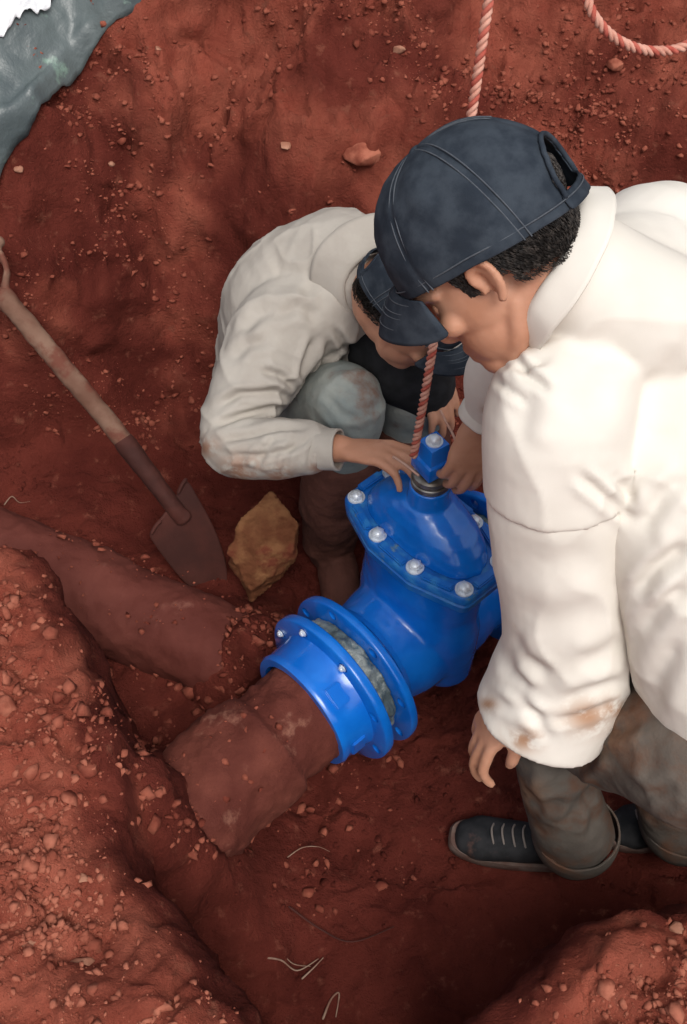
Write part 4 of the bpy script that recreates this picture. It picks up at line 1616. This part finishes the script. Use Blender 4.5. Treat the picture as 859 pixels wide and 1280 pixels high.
def cuff(shirt, a, b, r, mat_, side=(1, 0, 0), thick=.004, btn=True):
    a, b = Vector(a), Vector(b)
    t = (b - a).normalized()
    s = Vector(side)
    s = (s - t * s.dot(t)).normalized()
    q = t.cross(s)
    V, n = [], 40
    for i in range(7):
        u = i / 6
        rr = r * (1.0 + .03 * math.sin(u * math.pi))
        for k in range(n):
            th = 2 * math.pi * k / n
            V.append(a.lerp(b, u) + s * math.cos(th) * rr + q * math.sin(th) * rr)
    V = np.array([tuple(p) for p in V])
    V += np.stack([.0018 * fbm(V, 24, 3, k) for k in (4, 5, 6)], 1)
    return part('cuff', sheet('cuff', V, 7, n, thick, wrap=True, sub=1), mat_, shirt)


cuff(shA, P(612, 504, 1.838), P(600, 524, 1.862), .0375, M['white_shirt'])
# khaki waistband showing under the hem, trousers
v = VF()
wb = hipA + Vector((.03, -.03, -.085))
v.loft([wb + Vector((0, 0, .05)), wb + Vector((.0, 0, -.035))], [(.205, .155), (.20, .152)], side=tuple(axA), n=48, cap=(.1, .1))
TR_F = [([(630, 940), (662, 962), (700, 960)], 8, .007), ([(757, 930), (722, 962), (688, 978)], 9, .008), ([(640, 985), (676, 1008), (716, 1002)], 7, .006), ([(752, 972), (726, 1004), (704, 1036)], 8, .007),
        ([(720, 905), (770, 915), (805, 900)], 8, .006), ([(648, 960), (660, 1000), (672, 1030)], 9, .004), ([(770, 970), (805, 1000), (850, 985)], 10, .008), ([(790, 1010), (815, 1018), (850, 1002)], 8, .006), ([(735, 990), (742, 1020), (740, 1050)], 7, .006)]


def trA_post(co, no):
    co = co + no * (.004 * fbm(co, 9, 3, 15) + .0015 * fbm(co, 25, 2, 16))[:, None]
    return crease(co, no, TR_F)


vt = VF()
vt.loft([hipA + Vector((0.02, -.02, .02)), hipA + Vector((.02, -.02, -.12))], [(.19, .15), (.175, .14)], side=tuple(axA), n=40, cap=(.5, .7))
for h_, k_, a_ in ((hipL, knL, anL), (hipR, knR, anR)):
    vt.loft([h_ + Vector((0, 0, -.02)), h_.lerp(k_, .5), k_, k_.lerp(a_, .5), a_ + Vector((.025, 0, .005))], [.125, .106, .080, .068, .077], side=(1, 0, 0), n=32, hollow=(0, .05), wall=.010)
trA = part('trousers', solid('trousers', vt, .0055, 4, trA_post), M['grey_trousers'], fa)
for a_ in (anL, anR):
    hc_ = a_ + Vector((.025, 0, .005))
    hm_ = cuff(trA, hc_ + Vector((-.002, 0, .030)), hc_ + Vector((.002, 0, -.012)), .0795, M['grey_trousers'])
    hm_.name = 'hem'
stain(trA, [(755, 915, 44), (720, 925, 26), (660, 990, 22)])
part('waistband', solid('waistband', v, .006, 4), M['belt'], trA)
g = gz(.3, .86)[0]
hl, tl = P(735, 1070, 2.0), P(566, 1042, 2.0)


def on_floor(px, py, lift=0.0):
    p = hit(px, py)
    return Vector((p[0], p[1], p[2] + lift))


a1, a2 = on_floor(742, 1078), on_floor(562, 1052)
zz = min(a1.z, a2.z) + .012
a1.z = a2.z = zz
dv = (a2 - a1).normalized()
make_shoe(fa, a2 - dv * .29, a2)
b2 = on_floor(752, 1048)
b2.z = gz(b2.x, b2.y)[0] + .012
make_shoe(fa, b2 + Vector((.27, .03, 0)), b2)

# ---------------------------------------------------------------- the man crouching behind the valve
fb = empty('person', 'person in beige shirt and navy cap crouching behind the valve, facing the camera', 'person', (-.02, 1.75, 0), 0, 'workers at the valve')
HB = head_matrix(P(512, 384, 2.07), cvec(.68, -.66, -.30), cvec(.55, .35, .72))
sR, sL = P(372, 385, 2.20), P(545, 300, 2.36)
nkB = P(470, 345, 2.16)
pelB = Vector((-.13, 1.90, .27))
axB = (sR - sL).normalized()
v = VF()
add_head(v, HB)
hb2 = HB @ Vector((0, -.035, -.045))
v.loft([hb2, hb2.lerp(nkB, .55), nkB], [(.055, .058), (.052, .054), (.050, .05)], side=tuple(axB), n=24)
v.loft([pelB, pelB.lerp(nkB, .4) + Vector((-.02, .05, .02)), pelB.lerp(nkB, .8) + Vector((-.01, .03, .03)), nkB], [(.15, .11), (.14, .10), (.13, .08), (.05, .045)], side=tuple(axB), n=24)
eR, wR = P(280, 547, 2.17), P(428, 561, 2.085)
v.loft([nkB.lerp(sR, .7) + Vector((0, .02, -.03)), sR, sR.lerp(eR, .5), eR, eR.lerp(wR, .5), wR], [.045, .05, .045, .04, .036, .026], side=(0, 1, 0), n=20)
eL, wL = P(585, 390, 2.38), P(525, 440, 2.30)
v.loft([nkB.lerp(sL, .4), sL, sL.lerp(eL, .5), eL, eL.lerp(wL, .5), wL], [.06, .055, .045, .04, .036, .026], side=(0, 1, 0), n=20)
hR_, hL_ = pelB + Vector((-.02, -.06, .02)), pelB + Vector((.17, -.0, .02))
kR, aR = P(437, 507, 2.22), P(412, 668, 2.62)
kL, aL = P(512, 480, 2.33), P(520, 640, 2.62)
for h_, k_, a_ in ((hR_, kR, aR), (hL_, kL, aL)):
    v.loft([h_, h_.lerp(k_, .5), k_, k_.lerp(a_, .4), a_], [.085, .07, .052, .05, .036], side=(1, 0, 0), n=20)
hm = hand_matrix(wR, P(512, 572, 2.02) - wR, cvec(.10, .75, .66))
add_hand(v, hm, -1, [(.25, .35, .25), (.32, .42, .3), (.42, .5, .35), (.5, .6, .4)], thumb=((.020, .018, -.006), (.034, .046, -.018), (.030, .076, -.030), (.018, .100, -.036)))
hm2 = hand_matrix(wL, Vector((.05, -.1, -.05)), (0, 0, 1))
add_hand(v, hm2, 1, [(.4, .4, .3)] * 4)
part('body', solid('body', v, .0044, 2, skin_post), M['skin'], fb)
make_eyes(fb, HB)
make_hair(fb, HB, 33)
make_cap(fb, HB, 8)
nax_b = (hb2 - nkB).normalized()
v = VF()
v.loft([pelB + Vector((-.01, .0, -.02)), pelB.lerp(nkB, .3) + Vector((-.035, .05, .02)), P(378, 382, 2.335), P(412, 335, 2.26), nkB + nax_b * .012],
       [(.19, .15), (.185, .16), (.165, .165), (.135, .115), (.078, .07)], side=tuple(axB), n=48, cap=(.3, .3))
v.loft([nkB + Vector((-.02, .01, -.04)), sR.lerp(nkB, .45) + Vector((0, .01, -.03)), P(358, 405, 2.205), P(322, 470, 2.19), P(288, 535, 2.185), P(296, 556, 2.165), P(340, 560, 2.13), P(385, 561, 2.11), P(412, 562, 2.096)],
       [.06, .085, .093, .082, .060, .060, .057, .048, .037], side=(0, 1, 0), n=36, hollow=(0, .03), wall=.008)
v.loft([nkB + Vector((.01, .01, -.04)), sL.lerp(nkB, .4) + Vector((0, 0, -.03)), sL, sL.lerp(eL, .5), eL, eL.lerp(wL, .5), wL], [.06, .085, .085, .075, .066, .056, .042], side=(0, 1, 0), n=32)
FOLD_B = [([(372, 500), (395, 478), (430, 455), (455, 425)], 6.8, 0.0112), ([(375, 492), (382, 455), (395, 420)], 5.1, 0.0088), ([(372, 488), (350, 470), (325, 462)], 5.1, 0.0100), ([(375, 495), (405, 455), (415, 425)], 5.1, 0.0088),
          ([(370, 500), (345, 490), (300, 492), (268, 510)], 5.1, 0.0088), ([(372, 512), (340, 510), (300, 520), (262, 535)], 4.2, 0.0075), ([(385, 535), (350, 535), (310, 545), (270, 552)], 4.2, 0.0075), ([(390, 545), (368, 560), (330, 570), (280, 570)], 4.2, 0.0063),
          ([(398, 548), (388, 565), (385, 590)], 3.4, 0.0050), ([(375, 540), (360, 565), (355, 592)], 4.2, 0.0050), ([(345, 545), (330, 565), (320, 588)], 4.2, 0.0050),
          ([(300, 420), (322, 395), (350, 380)], 7.6, 0.0075), ([(290, 450), (310, 430), (335, 425)], 6.8, 0.0063), ([(335, 400), (370, 385), (400, 395)], 7.6, 0.0063), ([(392, 330), (386, 370), (392, 410)], 6.8, 0.0050), ([(420, 300), (400, 350), (402, 400)], 7.6, 0.0050),
          ([(345, 350), (372, 352), (388, 365)], 8.5, 0.0050), ([(418, 410), (430, 430), (455, 440)], 4.2, 0.0075)]


def shirtB_post(co, no):
    q = co + .03 * np.stack([fbm(co, 7, 2, k) for k in (1, 2, 3)], 1)
    n = .0045 * fbm(co, 6, 3, 25) + .0016 * fbm(co, 18, 3, 26) + .006 * ((1 - np.abs(vnoise(q, 12, 27))) ** 5 - .2)
    return crease(co + no * n[:, None], no, FOLD_B)


shB = part('shirt', solid('shirt', v, .0046, 4, shirtB_post), M['beige_shirt'], fb)
stain(shB, [(300, 590, 30), (350, 596, 22), (400, 585, 14), (255, 560, 18)])
nax2 = (hb2 - nkB).normalized()
make_collar(fb, shB, nkB + nax2 * .016, nax2 + cvec(.2, 0, .2), HB.col[1].xyz, .074, M['beige_shirt'], h=.030, fall=.052, spread=.052, tips=.03)
cuff(shB, P(388, 561, 2.108), P(424, 562, 2.088), .0375, M['beige_shirt'], side=(0, 1, 0))
vt = VF()
vt.loft([pelB + Vector((.03, 0, .05)), pelB + Vector((.03, 0, -.08))], [(.19, .15), (.18, .14)], side=tuple(axB), n=40, cap=(.5, .7))
for h_, k_, a_ in ((hR_, kR, aR), (hL_, kL, aL)):
    vt.loft([h_, h_.lerp(k_, .55), k_ + Vector((0, 0, .01)), k_.lerp(a_, .22)], [.115, .10, .072, .068], side=(1, 0, 0), n=32, cap=(1, .5))
    vt.loft([k_, k_.lerp(a_, .5), k_.lerp(a_, .72)], [.070, .070, .070], side=(1, 0, 0), n=32)
JF = [([(400, 485), (430, 520), (470, 530)], 6, .004), ([(395, 500), (420, 532), (460, 540)], 5, .004), ([(390, 510), (410, 538), (440, 548)], 5, .004), ([(405, 470), (440, 500), (480, 520)], 7, .003)]


def trB_post(co, no):
    return crease(co + no * (.003 * fbm(co, 10, 3, 35))[:, None], no, JF)


part('trousers', solid('trousers', vt, .0055, 4, trB_post), M['jeans'], fb)
for k_, a_ in ((kR, aR), (kL, aL)):
    v = VF()
    gzv = gz(a_.x, a_.y)[0]
    ft = Vector((a_.x, a_.y, gzv + .055))
    v.loft([k_.lerp(a_, .38), k_.lerp(a_, .7), ft + Vector((0, 0, .05)), ft], [.086, .078, .064, .055], side=(1, 0, 0), n=28)
    v.loft([ft + Vector((0, .04, -.01)), ft + Vector((.02, -.06, -.005)), ft + Vector((.04, -.17, -.02))], [(.045, .045), (.048, .045), (.045, .030)], side=(1, 0, 0), n=24)
    part('boot', solid('boot', v, .006, 5, lambda co, no: co + no * (.004 * fbm(co, 20, 3, 3))[:, None]), M['mud_boot'], fb)
# near-black rounded piece between the collar and the knee
v = VF()
v.loft([P(470, 430, 2.30), P(500, 455, 2.28), P(528, 480, 2.30)], [.07, .085, .07], side=(1, 0, 0), n=28)
part('dark_piece', solid('dark_piece', v, .006, 5), M['near_black'], fb)

# ------------------------------------------------------------------ wires at the stem
w1 = [P(492, 571, 1.985), P(507, 581, 1.96), P(523, 594, 1.945)]
o = part('wire', tube('wire', w1, .0024, 8), M['wire'])
tag(o, 'thin copper wire held at the stem by the crouching man', 'wire')
rebase(o, w1[0])
w2 = [P(551, 514, 1.93), P(558, 528, 1.925), P(568, 547, 1.92), P(574, 570, 1.92)]
o = part('wire', tube('wire', w2, .0022, 8), M['wire'])
tag(o, 'short thin wire sticking up beside the hand on the stem', 'wire')
rebase(o, w2[-1])
